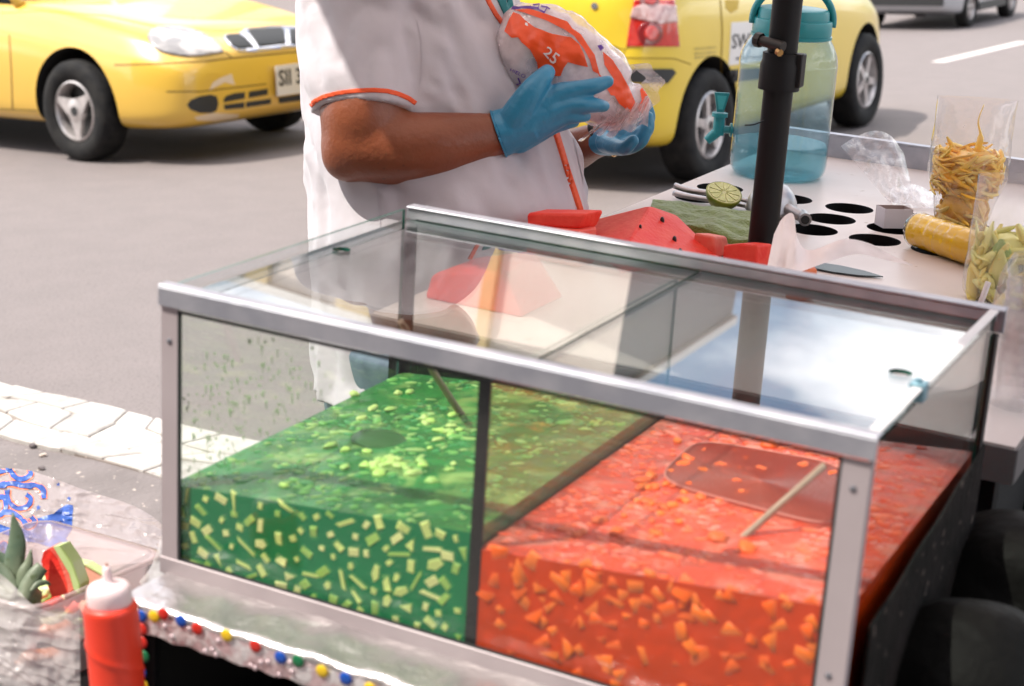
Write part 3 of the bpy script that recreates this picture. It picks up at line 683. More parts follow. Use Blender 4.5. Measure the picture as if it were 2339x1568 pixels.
# floating pieces: a cluster on the green, separate blobs on the red
def floatc(par, mats, pts, base, rnd, r):
    for (u, v) in pts:
        p = Tz(u, v, 1.02); p = Tz(u, v, level(p[0], base)); p = Tz(u, v, level(p[0], base))
        m = MB('T'); m.blob(p+np.array((0,0,r*.15)), r*rnd.uniform(.7, 1.25), 7, .5, (rnd.uniform(.8, 1.6), rnd.uniform(.7, 1.1), .55), rnd.randint(0, 99), rot=np.array(Matrix.Rotation(rnd.uniform(0, 3), 3, 'Z')))
        m.build('floating_piece', rnd.choice(mats), par, smooth=True)
cl = [(rnd.gauss(905, 45), rnd.gauss(1062, 14)) for _ in range(26)] + [(rnd.gauss(1010, 28), rnd.gauss(985, 14)) for _ in range(12)] + [(rnd.uniform(620, 1060), rnd.uniform(985, 1120)) for _ in range(12)] + [(rnd.uniform(800, 960), rnd.uniform(890, 960)) for _ in range(6)]
floatc(gd, [mat('floating_pale_fruit', (.42, .60, .17), .5), M_gc[1], mat('floating_lime_fruit', (.30, .52, .12), .5)], cl, .997, rnd, .0060)
floatc(rd, M_rc[:1]+M_rc[2:], [(1562, 1064), (1572, 1052), (1835, 1068), (1902, 1086), (1500, 1222), (1640, 1232), (1705, 1255), (1405, 1222), (1480, 1150), (1600, 1138)], .981, rnd, .0085)
fl = [(rnd.uniform(1270, 1500)+q, 1210-q*.55+rnd.uniform(-60, 40)) for q in [rnd.uniform(0, 330) for _ in range(42)]]
floatc(rd, M_rc, fl, .981, rnd, .006)
M_wood = mat('stained_wood', (.42, .30, .22), .6, c2=(.3, .2, .14), cs=30)
def stick(u0, v0, u1, v1, z0, z1, r, name, label):
    a, b = Tz(u0, v0, z0), Tz(u1, v1, z1); m = MB('T'); m.tube([a+(a-b)*.12, a, (a+b)/2, b], [r*1.5, r*1.1, r, r], 10)
    o = m.build(name, M_wood, loc=a, smooth=True); tag(o, label, 'stirring stick'); return o
stick(1045, 935, 915, 735, 1.02, 1.15, .0042, 'stirring_stick', 'wooden stirring stick standing in the green drink')
stick(1690, 1235, 1885, 1062, 1.035, 1.115, .0038, 'stirring_stick', 'wooden stirring stick leaning in the orange red drink')
# ================================================================== CARS
M_taxi = mat('yellow_car_paint', (.74, .46, .06), .25, coat=.8, c2=(.71, .44, .06), cs=3, rv=.08)
M_taxi2 = mat('lemon_yellow_car_paint', (.76, .54, .035), .25, coat=.8, c2=(.72, .51, .035), cs=3, rv=.08)
M_silver = mat('silver_car_paint', (.42, .44, .47), .25, .5, coat=.6)
M_tyre = mat('car_tyre', (.010, .010, .011), .8, spec=.25, c2=(.022, .021, .02), cs=20, bump=[(80, .3, .003)])
M_rim = mat('alloy_rim', (.62, .58, .57), .35, .6, c2=(.45, .42, .41), cs=15)
M_gap = mat('panel_gap', (.10, .055, .01), .8)
M_gap2 = mat('dark_plastic', (.02, .021, .022), .5)
M_cglass = mat('car_glass', (.015, .018, .02), .05, coat=1)
M_lens = mat('clear_lens', (.26, .25, .25), .15, c2=(.48, .45, .44), cs=9, cr=(.4, .55), coat=.3)
M_chrome = mat('chrome', (.75, .74, .78), .15, .9)
M_plate = mat('plate_white', (.72, .69, .66), .4); M_ink = mat('black_ink', (.02, .02, .025), .5)
M_under = mat('underbody', (.01, .01, .01), .9)
def section(p, n=2):
    w, zs, zw, zt, wt = p
    H = [(0, zs), (w*.6, zs), (w*.90, zs+.005), (w*.975, zs+.06), (w*.99, zs+(zw-zs)*.30), (w, zs+(zw-zs)*.62), (w*.985, zw-.02), (w*.95, zw+.02), (w*.5+wt*.5-.01, zw+(zt-zw)*.45), (wt, zt-(zt-zw)*.16), (wt*.6, zt-.006), (0, zt)]
    return H
def car_body(name, stations, mt, parent, arches, zr, rr, wmax):
    """lofted shell with wheel arches cut by real cylinders; local frame x forward, y left"""
    rings = []
    for st in stations:
        x, H = st[0], section(st[1:])
        rings.append([(x, y, z) for y, z in H] + [(x, -y, z) for y, z in H[-2:0:-1]])
    m = MB('L'); m.loft(rings); o = m.build(name, mt, parent)
    md = o.modifiers.new('s', 'SUBSURF'); md.levels = 2; md.render_levels = 2; evaluated(o)
    cut = MB('L')
    for x in arches:
        for sg in (-1, 1):
            y0, y1 = sorted((sg*(wmax-.27), sg*(wmax+.2)))
            cut.lathe([(rr, y0), (rr, y1)], (x, 0, zr), (0, 1, 0), 48)
    c = cut.build('cutter', M_under, parent)
    md = o.modifiers.new('b', 'BOOLEAN'); md.operation = 'DIFFERENCE'; md.object = c; md.solver = 'EXACT'; evaluated(o)
    o.data.materials.clear(); o.data.materials.append(mt); o.data.materials.append(M_under)
    for p in o.data.polygons:
        ctr = p.center; inside = any((ctr.x-x)**2+(ctr.z-zr)**2 < (rr*1.01)**2 for x in arches)
        p.material_index = 1 if abs(p.normal.y) < .55 and abs(ctr.y) > wmax-.30 and any(abs(math.hypot(ctr.x-x, ctr.z-zr)-rr) < .012 and abs(p.normal.x*(ctr.x-x)+p.normal.z*(ctr.z-zr)) > .75*rr*math.hypot(p.normal.x, p.normal.z) for x in arches) or (inside and abs(abs(ctr.y)-(wmax-.27)) < .01) or ctr.z < .2 and abs(p.normal.z) > .95 else 0
        p.use_smooth = True
    me = c.data; bpy.data.objects.remove(c); bpy.data.meshes.remove(me)
    bm = bmesh.new(); bm.from_mesh(o.data)
    for e in bm.edges:
        if len(e.link_faces) == 2 and (e.calc_face_angle(0) > R(38) or e.link_faces[0].material_index != e.link_faces[1].material_index): e.smooth = False
    bm.to_mesh(o.data); bm.free(); return o
def wheel(parent, x, y, r, w, sg, style, spin=0):
    """sg = outward side"""
    m = MB('L'); rr = r*.60
    m.lathe([(rr*.97, -w*.5), (r*.93, -w*.5), (r*.985, -w*.42), (r, -w*.2), (r, w*.2), (r*.985, w*.40), (r*.94, w*.49), (r*.80, w*.53), (rr*1.06, w*.47), (rr, w*.40), (rr*.97, w*.1)], (x, y, r), (0, sg, 0), 48, caps=False)
    t = m.build('wheel', M_tyre, parent, smooth=True)
    m = MB('L'); m.lathe([(rr*1.0, w*.44), (rr*.94, w*.47), (rr*.90, w*.40), (rr*.86, -w*.2)], (x, y, r), (0, sg, 0), 40, caps=False)
    O = np.array((x, y, r)); F = (O, (1, 0, 0), (0, 0, 1), (0, sg, 0))
    if style == 3:
        for k in range(3):
            a = spin+k*2*math.pi/3; P = []
            for t_, wd in ((.0, .30), (.35, .27), (.7, .14), (.93, .10)): P.append((t_*rr, wd*rr))
            poly = [(p, q) for p, q in P]+[(p, -q) for p, q in P[::-1]]; c, s_ = math.cos(a), math.sin(a)
            poly = [(p*c-q*s_, p*s_+q*c) for p, q in poly]; m.prism(poly, w*.30, w*.44, F)
        m.lathe([(rr*.42, w*.3), (rr*.40, w*.43), (rr*.36, w*.445)], O, (0, sg, 0), 28)
    else:
        for k in range(5):
            a = spin+k*2*math.pi/5; poly = [(.1*rr, .17*rr), (.6*rr, .11*rr), (.93*rr, .15*rr), (.93*rr, -.15*rr), (.6*rr, -.11*rr), (.1*rr, -.17*rr)]; c, s_ = math.cos(a), math.sin(a)
            m.prism([(p*c-q*s_, p*s_+q*c) for p, q in poly], w*.26, w*.40, F)
        m.lathe([(rr*.3, w*.25), (rr*.27, w*.42), (rr*.1, w*.46)], O, (0, sg, 0), 24)
    m.build('rim', M_rim, t, auto=35)
    m = MB('L'); m.lathe([(rr*.16, w*.43), (rr*.15, w*.47)] if style == 3 else [(rr*.14, w*.44), (rr*.12, w*.475)], O, (0, sg, 0), 20); m.lathe([(rr*.9, w*.0), (rr*.9, w*.02)], O, (0, sg, 0), 28); m.build('hub', M_gap2, t)
    return t
def cabin(parent, st, mroof, seam=None):
    """glasshouse: rings (x, z_low, half_low, z_roof, half_roof); glass with a painted roof and pillars"""
    rg = [[(x, h0, z0), (x, h0*.97+h1*.03, z0+(z1-z0)*.1), (x, h1*1.0, z1-.05), (x, h1*.9, z1-.01), (x, 0, z1), (x, -h1*.9, z1-.01), (x, -h1, z1-.05), (x, -h0*.97-h1*.03, z0+(z1-z0)*.1), (x, -h0, z0)] for x, z0, h0, z1, h1 in st]
    m = MB('L'); m.loft(rg, closed=True); m.build('windows', M_cglass, parent, smooth=True)
    rr = [[(x, h1*1.005, z1-.045), (x, h1*.9, z1-.004), (x, 0, z1+.008), (x, -h1*.9, z1-.004), (x, -h1*1.005, z1-.045)] for x, z0, h0, z1, h1 in st[1:-1]]
    m = MB('L'); m.loft(rr, closed=False, caps=False); m.build('roof', mroof, parent, smooth=True)
    for i in range(len(st)):
        x, z0, h0, z1, h1 = st[i]
        if i in (0, len(st)-1) or i % 2 == 0:
            for sg in (-1, 1):
                j = 1 if i == 0 else (len(st)-2 if i == len(st)-1 else i); xt = st[j][0]; zt_ = st[j][3]; ht = st[j][4]
                m = MB('L'); m.tube([(x, sg*h0, z0), (xt, sg*ht*1.0, zt_-.04)], .035, 8); m.build('pillar', mroof, parent, smooth=True)

def zp(pts, k, ox=0, oy=0): return [((x/k+ox)/1.0688, (y/k+oy)/1.0688) for x, y in pts]
# ---------------- taxi facing right (left of the photo)
a0, a1 = Wz(210, 365), Wz(592, 302)
hd = np.array([(a1-a0)[1], -(a1-a0)[0], 0]); hd /= np.linalg.norm(hd); ang = math.atan2(hd[1], hd[0])
axl = .80                                       # half the outer track
near = a0; ctr = near + np.array([-hd[1], hd[0], 0])*(.715)
taxi = thing('taxi', 'yellow taxi sedan with oval headlight and three spoke wheel, facing right behind the vendor', 'taxi', ctr, rotz=ang, scale=1.0, group='yellow taxis in the street')
st = [(.80, .40, .30, .47, .55, .30), (.775, .60, .24, .50, .62, .44), (.70, .70, .20, .54, .67, .55), (.52, .765, .185, .58, .74, .64), (.25, .80, .18, .63, .80, .66), (-.15, .815, .18, .69, .87, .68), (-.50, .82, .18, .73, .92, .70), (-1.0, .82, .18, .76, .90, .74), (-1.8, .82, .18, .77, .90, .74), (-2.5, .81, .18, .78, .93, .72), (-3.0, .78, .2, .78, .95, .66), (-3.28, .70, .26, .74, .92, .58), (-3.33, .6, .35, .7, .85, .5)]
tb = car_body('body', st, M_taxi, taxi, (0, -2.5), .30, .345, .82)
cabin(taxi, [(-.55, .86, .70, .93, .60), (-1.15, .88, .72, 1.36, .56), (-1.6, .88, .73, 1.40, .57), (-2.2, .88, .72, 1.38, .56), (-2.9, .88, .68, .98, .6)], M_taxi)
for x in (0, -2.5):
    for sg in (-1, 1): wheel(taxi, x, sg*.725, .287, .185, sg, 3, .62 if x == 0 else 1.2)
B1 = bvh_of(tb)
hl = zp([(1112, 280), (1135, 238), (1180, 214), (1260, 206), (1350, 210), (1440, 226), (1530, 258), (1600, 300), (1650, 350), (1672, 395), (1610, 408), (1500, 422), (1390, 425), (1290, 412), (1215, 392), (1160, 360), (1125, 318)], 3.078)
def grow(P, k): P = np.array(P); c = P.mean(0); return [tuple(c+(p-c)*k) for p in P]
h = decal(B1, [grow(hl, 1.03)], .004, 6).build('headlight', M_gap, taxi, smooth=True)
decal(B1, [hl], .010, 6).build('lens', M_lens, h, smooth=True)
g1 = zp([(1680, 280), (1700, 262), (1790, 258), (1850, 215), (2130, 200), (2260, 205), (2260, 350), (2150, 362), (1900, 395), (1790, 388), (1730, 350)], 3.078)
gr = decal(B1, [g1], .006, 6).build('grille_surround', M_chrome, taxi, smooth=True)
for P in ([(1692, 285), (1705, 272), (1795, 266), (1840, 290), (1905, 362), (1790, 372), (1745, 350)], [(1860, 238), (1900, 226), (2110, 216), (2135, 240), (2142, 335), (1945, 358), (1905, 300)], [(2175, 228), (2262, 226), (2262, 335), (2180, 335)]):
    decal(B1, [zp(P, 3.078)], .010, 5).build('grille_mesh', M_gap2, gr, smooth=True)
gaps = [([(860, 490), (1000, 488), (1250, 478), (1560, 462), (1740, 438), (2000, 415), (2300, 385)], 9), ([(0, 100), (300, 85), (800, 120), (1200, 205)], 5), ([(1200, 205), (1700, 235), (2250, 170)], 3), ([(1690, 392), (1745, 440)], 8), ([(70, 260), (85, 520), (95, 820)], 8), ([(0, 820), (280, 832)], 6), ([(1250, 690), (1500, 690), (1760, 660), (2000, 632)], 8)]
for P, w in gaps:
    for q in [decal(B1, [strip_px(zp(P, 3.078), w/3.3)], .0012, 5, skirt=False)]:
        if q.f: q.build('panel_gap', M_gap, taxi)
decal(B1, [zp([(1405, 790), (1430, 755), (1500, 725), (1580, 713), (1628, 725), (1640, 780), (1628, 830), (1590, 850), (1500, 850), (1430, 825)], 3.078)], .003, 5).build('fog_lamp_hole', M_gap2, taxi)
for P in ([(1700, 722), (1760, 702), (1840, 694), (1838, 742), (1680, 770), (1682, 745)], [(1870, 690), (2010, 668), (2010, 712), (1868, 738)], [(1680, 790), (1835, 768), (1835, 812), (1690, 825)], [(1850, 768), (2035, 742), (2035, 780), (1850, 808)], [(2090, 735), (2270, 708), (2270, 755), (2095, 778)], [(2075, 690), (2270, 660), (2270, 690), (2075, 715)]):
    decal(B1, [zp(P, 3.078)], .003, 5).build('intake_slot', M_gap2, taxi)
M_scuff = mat('white_scuff', (.72, .58, .42), .7)
for P in ([(1600, 620), (1660, 585), (1740, 555), (1765, 640), (1690, 620), (1570, 680)], [(1460, 880), (1600, 850), (1800, 860), (1790, 890), (1620, 912), (1480, 905)]):
    decal(B1, [zp(P, 3.078)], .001, 5, skirt=False).build('paint_scuff', M_scuff, taxi)
pl = zp([(2025, 518), (2240, 488), (2240, 690), (2015, 715)], 3.078)
pa, _ = cast(B1, *pl[0], .012); 
o1, _ = cast(B1, *zp([(2130, 600)], 3.078)[0], .012)
# licence plate: flat board facing along the heading
Xp = np.array([-hd[1], hd[0], 0]); Zp = np.array((0, 0, 1.)); Np = hd
pc = o1 + Np*.02 + Xp*.08
m = MB(); m.prism([(-.165, -.085), (.165, -.085), (.165, .085), (-.165, .085)], -.008, 0, (pc, Xp, Zp, Np)); plate = m.build('licence_plate', M_plate, taxi)
V, F = text2d('SII 394', .125, .003); xs_t = [v[0] for v in V]; sc = .30/(max(xs_t)-min(xs_t))
m = MB(); m.add([pc+Xp*v[0]*sc+Zp*(v[1]+.01)+Np*.0015 for v in V], F); m.build('lettering', M_ink, plate)
# ---------------- hatchback taxi seen from behind (right of the vendor)
b0, b1 = Wz(1585, 412), Wz(1945, 288); hd2 = (b1-b0)/np.linalg.norm(b1-b0); wb = np.linalg.norm(b1-b0); lf = np.array([-hd2[1], hd2[0], 0]); ctr2 = b1 + lf*.66
hatch = thing('taxi', 'yellow taxi hatchback seen from its rear corner, red tail lamp beside the water dispenser', 'taxi', ctr2, rotz=math.atan2(hd2[1], hd2[0]), group='yellow taxis in the street')
r = -wb
st2 = [(.62, .40, .30, .5, .62, .3), (.58, .60, .22, .55, .70, .45), (.35, .72, .19, .66, .84, .58), (0, .755, .18, .74, .92, .62), (-.4, .765, .18, .80, .98, .66), (-1.0, .765, .18, .86, 1.04, .72), (-1.6, .765, .18, .88, 1.06, .72), (r, .76, .18, .90, 1.12, .70), (r-.28, .75, .19, .92, 1.16, .68), (r-.45, .72, .22, .9, 1.12, .64), (r-.56, .62, .28, .66, 1.0, .52), (r-.60, .50, .32, .60, .90, .42)]
hb = car_body('body', st2, M_taxi2, hatch, (0, r), .29, .325, .765)
cabin(hatch, [(-.35, .95, .66, 1.0, .58), (-.95, 1.0, .68, 1.46, .55), (-1.4, 1.02, .68, 1.50, .56), (-2.0, 1.05, .68, 1.49, .56), (r-.36, 1.05, .66, 1.42, .54)], M_taxi2)
for x in (0, r):
    for sg in (-1, 1): wheel(hatch, x, sg*.675, .278, .17, sg, 5, .4 if x else 1.1)
B2 = bvh_of(hb); k2 = 2.088
Z2 = lambda P: zp(P, k2, 1380, 0)
lamp = decal(B2, [Z2([(352, 0), (556, 0), (580, 238), (312, 238), (325, 140)])], .005, 6).build('tail_lamp', mat('red_lens', (.62, .025, .012), .12, coat=1, c2=(.5, .015, .01), cs=30), hatch, smooth=True)
decal(B2, [Z2([(344, 40), (388, 24), (470, 24), (558, 30), (566, 112), (480, 122), (330, 90)])], .010, 5).build('reverse_lens', mat('pink_clear_lens', (.50, .26, .24), .12, coat=1, c2=(.62, .42, .40), cs=30), lamp, smooth=True)
def ell(cx, cy, rx, ry, n=20, k=None): return [(cx+rx*math.cos(t), cy+ry*math.sin(t)) for t in np.linspace(0, 2*math.pi, n, endpoint=False)]
for cx, cy, rx, ry in ((430, 172, 62, 62), (425, 8, 50, 32)):
    q = decal(B2, [Z2(ell(cx, cy, rx, ry))], .009, 4).build('lamp_ring', mat('dark_red_lens', (.22, .01, .01), .15, coat=1), lamp, smooth=True)
    decal(B2, [Z2(ell(cx+6, cy, rx*.55, ry*.6))], .013, 4).build('lamp_centre', MATS['red_lens'], lamp, smooth=True)
decal(B2, [Z2([(300, 352), (540, 352), (557, 372), (515, 425), (330, 420), (300, 400)])], .012, 5).build('bumper_strip', M_gap2, hatch)
decal(B2, [Z2([(818, 362), (900, 352), (1010, 345), (1010, 400), (900, 412), (822, 418)])], .012, 5).build('side_moulding', M_gap2, hatch)
for P, w in (([(318, 240), (300, 262), (296, 290), (120, 285)], 4), ([(280, 296), (560, 300), (640, 330)], 5), ([(790, 0), (800, 150), (795, 300), (805, 560)], 6), ([(240, 230), (280, 250), (300, 250)], 4)):
    q = decal(B2, [strip_px(Z2(P), w/2)], .0012, 4, skirt=False)
    if q.f: q.build('panel_gap', mat('panel_gap_brown', (.28, .17, .01), .8), hatch)
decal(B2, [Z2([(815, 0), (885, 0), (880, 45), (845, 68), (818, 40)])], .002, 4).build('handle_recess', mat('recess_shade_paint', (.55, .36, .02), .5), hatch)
q = decal(B2, [Z2(ell(150, 32, 17, 17))], .006, 4)
if q.f: q.build('tailgate_lock', M_chrome, hatch)
# painted plate number on the door
def text_px(bvh, s, quad, parent, mt, name, off=.003, bold=.004):
    """letters fitted into a 4 corner outline (tl, tr, br, bl) and laid on the surface"""
    V, F = text2d(s, 1, bold); x = np.array([v[0] for v in V]); y = np.array([v[1] for v in V]); tl, tr, br, bl = [np.array(q, float) for q in quad]; P = []
    for a, b in zip((x-x.min())/(x.max()-x.min()), (y.max()-y)/(y.max()-y.min())):
        p = (tl*(1-a)+tr*a)*(1-b)+(bl*(1-a)+br*a)*b; w_, _ = cast(bvh, p[0], p[1], off); P.append(w_)
    F = [f for f in F if all(P[i] is not None for i in f)]; P = [p if p is not None else np.zeros(3) for p in P]
    if F: m = MB(); m.add(P, F); return m.build(name, mt, parent)
dp = decal(B2, [Z2([(845, 115), (1085, 100), (1090, 300), (832, 335)])], .0025, 6).build('door_number_panel', M_plate, hatch)
text_px(B2, 'SWZ 264', Z2([(848, 175), (1080, 160), (1080, 225), (845, 250)]), dp, M_ink, 'lettering', .006)
text_px(B2, 'MEDELLIN', Z2([(868, 292), (1030, 280), (1030, 292), (866, 306)]), dp, M_ink, 'lettering', .006)
M_sm = mat('small_grey_lettering', (.16, .14, .08), .6)
text_px(B2, 'ATS', Z2([(205, 240), (275, 243), (275, 275), (203, 272)]), hatch, M_sm, 'lettering', .004)
for y in (245, 270, 290): text_px(B2, 'SERVICIO PUBLICO', Z2([(655, y), (765, y-8), (765, y+1), (655, y+10)]), hatch, M_sm, 'lettering', .004)
# ---------------- silver car far up the street
s0, s1, s2 = Wz(2048, 48), Wz(2204, 61), Wz(2292, 39); hs = (s2-s1)/np.linalg.norm(s2-s1); scl = .68; ls = np.array([-hs[1], hs[0], 0])
sc_ = thing('car', 'silver grey car far up the street at the top right', 'car', s2+ls*.66*scl, rotz=math.atan2(hs[1], hs[0]), scale=scl)
st3 = [(.78, .45, .28, .46, .60, .3), (.7, .66, .2, .5, .68, .5), (.4, .77, .18, .6, .8, .62), (-.1, .8, .18, .68, .9, .66), (-.6, .8, .18, .74, .95, .7), (-1.6, .8, .18, .78, .95, .72), (-2.2, .8, .18, .8, .98, .7), (-2.6, .78, .2, .8, 1.0, .66), (-2.88, .66, .26, .74, .95, .56), (-2.95, .5, .34, .7, .85, .45)]
car_body('body', st3, M_silver, sc_, (0, -2.15), .3, .34, .80)
cabin(sc_, [(-.5, .9, .68, .95, .58), (-1.05, .92, .7, 1.38, .55), (-1.5, .92, .7, 1.42, .56), (-2.0, .92, .7, 1.4, .55), (-2.6, .92, .66, 1.05, .58)], M_silver)
for x in (0, -2.15):
    for sg in (-1, 1): wheel(sc_, x, sg*.70, .29, .18, sg, 5, .3)
m = MB('L'); m.box((-2.96, -.6, .36), (-2.5, .6, .5)); m.box((-1.8, -.805, .22), (-.4, -.79, .34)); m.build('dark_bumper', M_gap2, sc_)
# dark car added to fill the dark background behind the first taxi
dk = Wz(560, -30)
dc = thing('car', 'dark car added to fill the dark background behind the yellow taxi bonnet at the top', 'car', (dk[0]-.6, dk[1]+1.5, 0), rotz=R(-8))
car_body('body', st3, mat('dark_car_paint', (.015, .015, .02), .3, coat=.6), dc, (0, -2.15), .3, .34, .80)
cabin(dc, [(-.5, .9, .68, .95, .58), (-1.05, .92, .7, 1.38, .55), (-1.5, .92, .7, 1.42, .56), (-2.0, .92, .7, 1.4, .55), (-2.6, .92, .66, 1.05, .58)], MATS['dark_car_paint'])
for x in (0, -2.15):
    for sg in (-1, 1): wheel(dc, x, sg*.70, .29, .18, sg, 5, .3)
# ================================================================== THE VENDOR
M_skin = mat('brown_skin', (.26, .078, .032), .40, sss=.12, rad=(.02, .008, .004), c2=(.20, .056, .022), cs=11, c3=(.10, .038, .02), cs3=70, cr3=(.70, .78), bump=[(160, .4, .002), (24, .35, .006)], spec=.5)
M_shirt = mat('white_cotton_shirt', (.57, .54, .57), .85, c2=(.50, .48, .52), cs=5, sheen=.3, bump=[(600, .25, .0008), (14, .12, .01), (5, .3, .04)])
M_pipe = mat('orange_piping', (.80, .10, .025), .7, bump=[(500, .3, .001)])
M_jean = mat('blue_grey_jeans', (.13, .19, .24), .85, c2=(.09, .13, .18), cs=30, bump=[(300, .5, .001)])
M_glove = mat('blue_nitrile', (.032, .24, .41), .36, c2=(.028, .22, .38), cs=8, bump=[(22, .5, .012), (90, .25, .002)], spec=.5)
M_hair = mat('black_hair', (.015, .012, .01), .6, bump=[(200, .8, .004)])
rth = np.array([rt[0], rt[1], 0]); rth /= np.linalg.norm(rth); fh = np.array([-rth[1], rth[0], 0]); ZZ = np.array((0, 0, 1.))
base = Wd(1020, 500, 2.64); base = np.array([base[0], base[1], 0])
man = thing('person', 'person in white short sleeved shirt with orange piping and blue gloves holding ice', 'person', base)
def remesh(o, vox, sm=6, f=.5):
    md = o.modifiers.new('r', 'REMESH'); md.mode = 'VOXEL'; md.voxel_size = vox; md.use_smooth_shade = True
    md = o.modifiers.new('s', 'SMOOTH'); md.factor = f; md.iterations = sm; evaluated(o)
    o.data.polygons.foreach_set('use_smooth', [True]*len(o.data.polygons)); return o
def px_tube(m, pts, n=20, k=6):
    """pts: (u, v, depth, radius in metres) -> smooth tapering limb with rounded ends"""
    P = spline([(*Wd(u, v, d), r) for u, v, d, r in pts], (len(pts)-1)*k+1)
    c, r = list(P[:, :3]), list(P[:, 3])
    t0 = c[0]-c[1]; t0 /= np.linalg.norm(t0); t1 = c[-1]-c[-2]; t1 /= np.linalg.norm(t1)
    A = [(c[0]+t0*r[0]*math.sin(a), r[0]*math.cos(a)) for a in (1.45, 1.1, .7, .35)]; B = [(c[-1]+t1*r[-1]*math.sin(a), r[-1]*math.cos(a)) for a in (.35, .7, 1.1, 1.45)]
    c = [p for p, _ in A]+c+[p for p, _ in B]; r = [q for _, q in A]+r+[q for _, q in B]
    m.tube(c, r, n); return m
# body: one continuous surface (legs, trunk, arms, neck, head)
m = MB()
def ringW(c, a, b, n=40, pw=2.0, zt=0):
    out = []
    for t in np.linspace(0, 2*math.pi, n, endpoint=False):
        ct, st_ = math.cos(t), math.sin(t); x = a*math.copysign(abs(ct)**(2/pw), ct); y = b*math.copysign(abs(st_)**(2/pw), st_)
        out.append(np.array(c)+rth*x+fh*y+ZZ*zt*ct)
    return out
prof = [(-235, 860, 1040, .085), (-205, 810, 1085, .13), (-165, 765, 1120, .175), (-100, 728, 1150, .195), (0, 706, 1180, .20), (120, 700, 1215, .20), (250, 704, 1268, .205), (350, 708, 1312, .21), (430, 712, 1330, .215), (520, 714, 1338, .215), (600, 718, 1338, .21), (700, 724, 1332, .205), (800, 728, 1322, .20), (872, 733, 1312, .198)]
def torso(m, grow=0., upto=None, dep=2.64, wr=0):
    P = spline([(v, a, b, c) for v, a, b, c in prof], 70); rg = []
    for v, ul, ur, b in P:
        if upto and v > upto: break
        c = Wd((ul+ur)/2, v, dep); a = (ur-ul)/2*dep/FPX
        r = ringW(c, a+grow, b+grow, 72, 2.25)
        if wr:
            q = []
            for p in r:
                d = p-c; dn = d/np.linalg.norm(d); z = p[2]; th = math.atan2(d @ fh, d @ rth)
                w_ = .009*noise.noise(Vector((th*2.2+z*3, z*7-th*1.5, 3))) + .0065*noise.noise(Vector((th*7+z*9, z*4, 8)))
                w_ += .006*math.sin(th*9+z*4)*max(0, 1-(v+235)/500.)*.5
                w_ += .014*noise.noise(Vector((th*5, z*1.5, 1)))*max(0, (v-400)/370.) + .008*math.sin(z*38+th*3+2*noise.noise(Vector((th*2,z*3,4))))*math.exp(-((th+1.2)/1.1)**2)*math.exp(-((v-440)/160)**2)
                cr_ = max(0, 1-5*abs(noise.noise(Vector((th*1.3+z*2.5, z*4.5-th*.8, 11)))))**2; w_ -= .011*cr_
                cr_ = max(0, 1-6*abs(noise.noise(Vector((th*3.1-z*5, z*3+th, 17)))))**1.5; w_ += .007*cr_
                q.append(p+dn*w_)
            r = q
        rg.append(r)
    m.loft(rg); return m
torso(m, -.020)
hip = Wd(1022, 800, 2.64)
for sgn in (-1, 1):
    o_ = fh*.10*sgn; hp = np.array([hip[0], hip[1], hip[2]]); ft = np.array([base[0], base[1], 0])
    Q = spline([(*(hp+o_+ZZ*.02), .125), (*(hp*.55+ft*.45+o_+ZZ*.03), .095), (*(ft+o_+ZZ*.42), .068), (*(ft+o_+ZZ*.30-rth*.01), .062), (*(ft+o_+ZZ*.09), .042)], 24)
    m.tube(Q[:, :3], Q[:, 3], 20)
    m.tube([ft+o_-rth*.05+ZZ*.045, ft+o_+ZZ*.05, ft+o_+rth*.10+ZZ*.035, ft+o_+rth*.17+ZZ*.026], [.036, .042, .038, .022], 16)
near_arm = [(850, -140, 2.55, .050), (838, 40, 2.49, .050), (834, 170, 2.465, .0560), (828, 262, 2.45, .0625), (812, 334, 2.45, .0500), (905, 339, 2.45, .0525), (988, 333, 2.45, .0485), (1062, 320, 2.455, .0400), (1150, 305, 2.465, .0300), (1185, 290, 2.465, .029)]
px_tube(m, near_arm[:5], 24); px_tube(m, near_arm[4:], 24)
m.blob(Wd(800, 352, 2.45), .042, 12)
far_arm = [(860, -140, 2.80, .06), (980, 60, 2.86, .054), (1120, 300, 2.87, .05), (1180, 372, 2.85, .047), (1290, 350, 2.78, .038), (1352, 325, 2.71, .029), (1400, 312, 2.68, .026)]
px_tube(m, far_arm[:4], 20); px_tube(m, far_arm[3:], 20)
hd_c = Wd(1000, -420, 2.62)
m.tube([Wd(955, -190, 2.64), Wd(965, -260, 2.64), Wd(985, -330, 2.63)], [.072, .062, .06], 20)
m.blob(hd_c+ZZ*.02, .098, 16, 0, (1, .80, 1.12)); m.blob(hd_c+rth*.035-ZZ*.055, .068, 12, 0, (1, .82, .85))
m.tube([hd_c+rth*.088+ZZ*.03, hd_c+rth*.112-ZZ*.012, hd_c+rth*.10-ZZ*.022], [.010, .014, .012], 10)
for s_ in (-1, 1): m.blob(hd_c-rth*.005+fh*.082*s_-ZZ*.01, .026, 8, 0, (.8, .4, 1.25))
m.tube([hd_c+rth*.092-ZZ*.058-fh*.024, hd_c+rth*.102-ZZ*.056, hd_c+rth*.092-ZZ*.058+fh*.024], .006, 8)
body = m.build('body', M_skin, man); remesh(body, .0062, 8)
m = MB()
for s_ in (-1, 1): m.blob(hd_c+rth*.083+fh*.033*s_+ZZ*.028, .012, 8)
m.build('eyes', mat('eye_white', (.7, .68, .65), .2), man, smooth=True)
m = MB(); m.blob(hd_c-rth*.014+ZZ*.05, .102, 14, .12, (1, .86, 1.0)); hr = m.build('hair', M_hair, man, smooth=True)
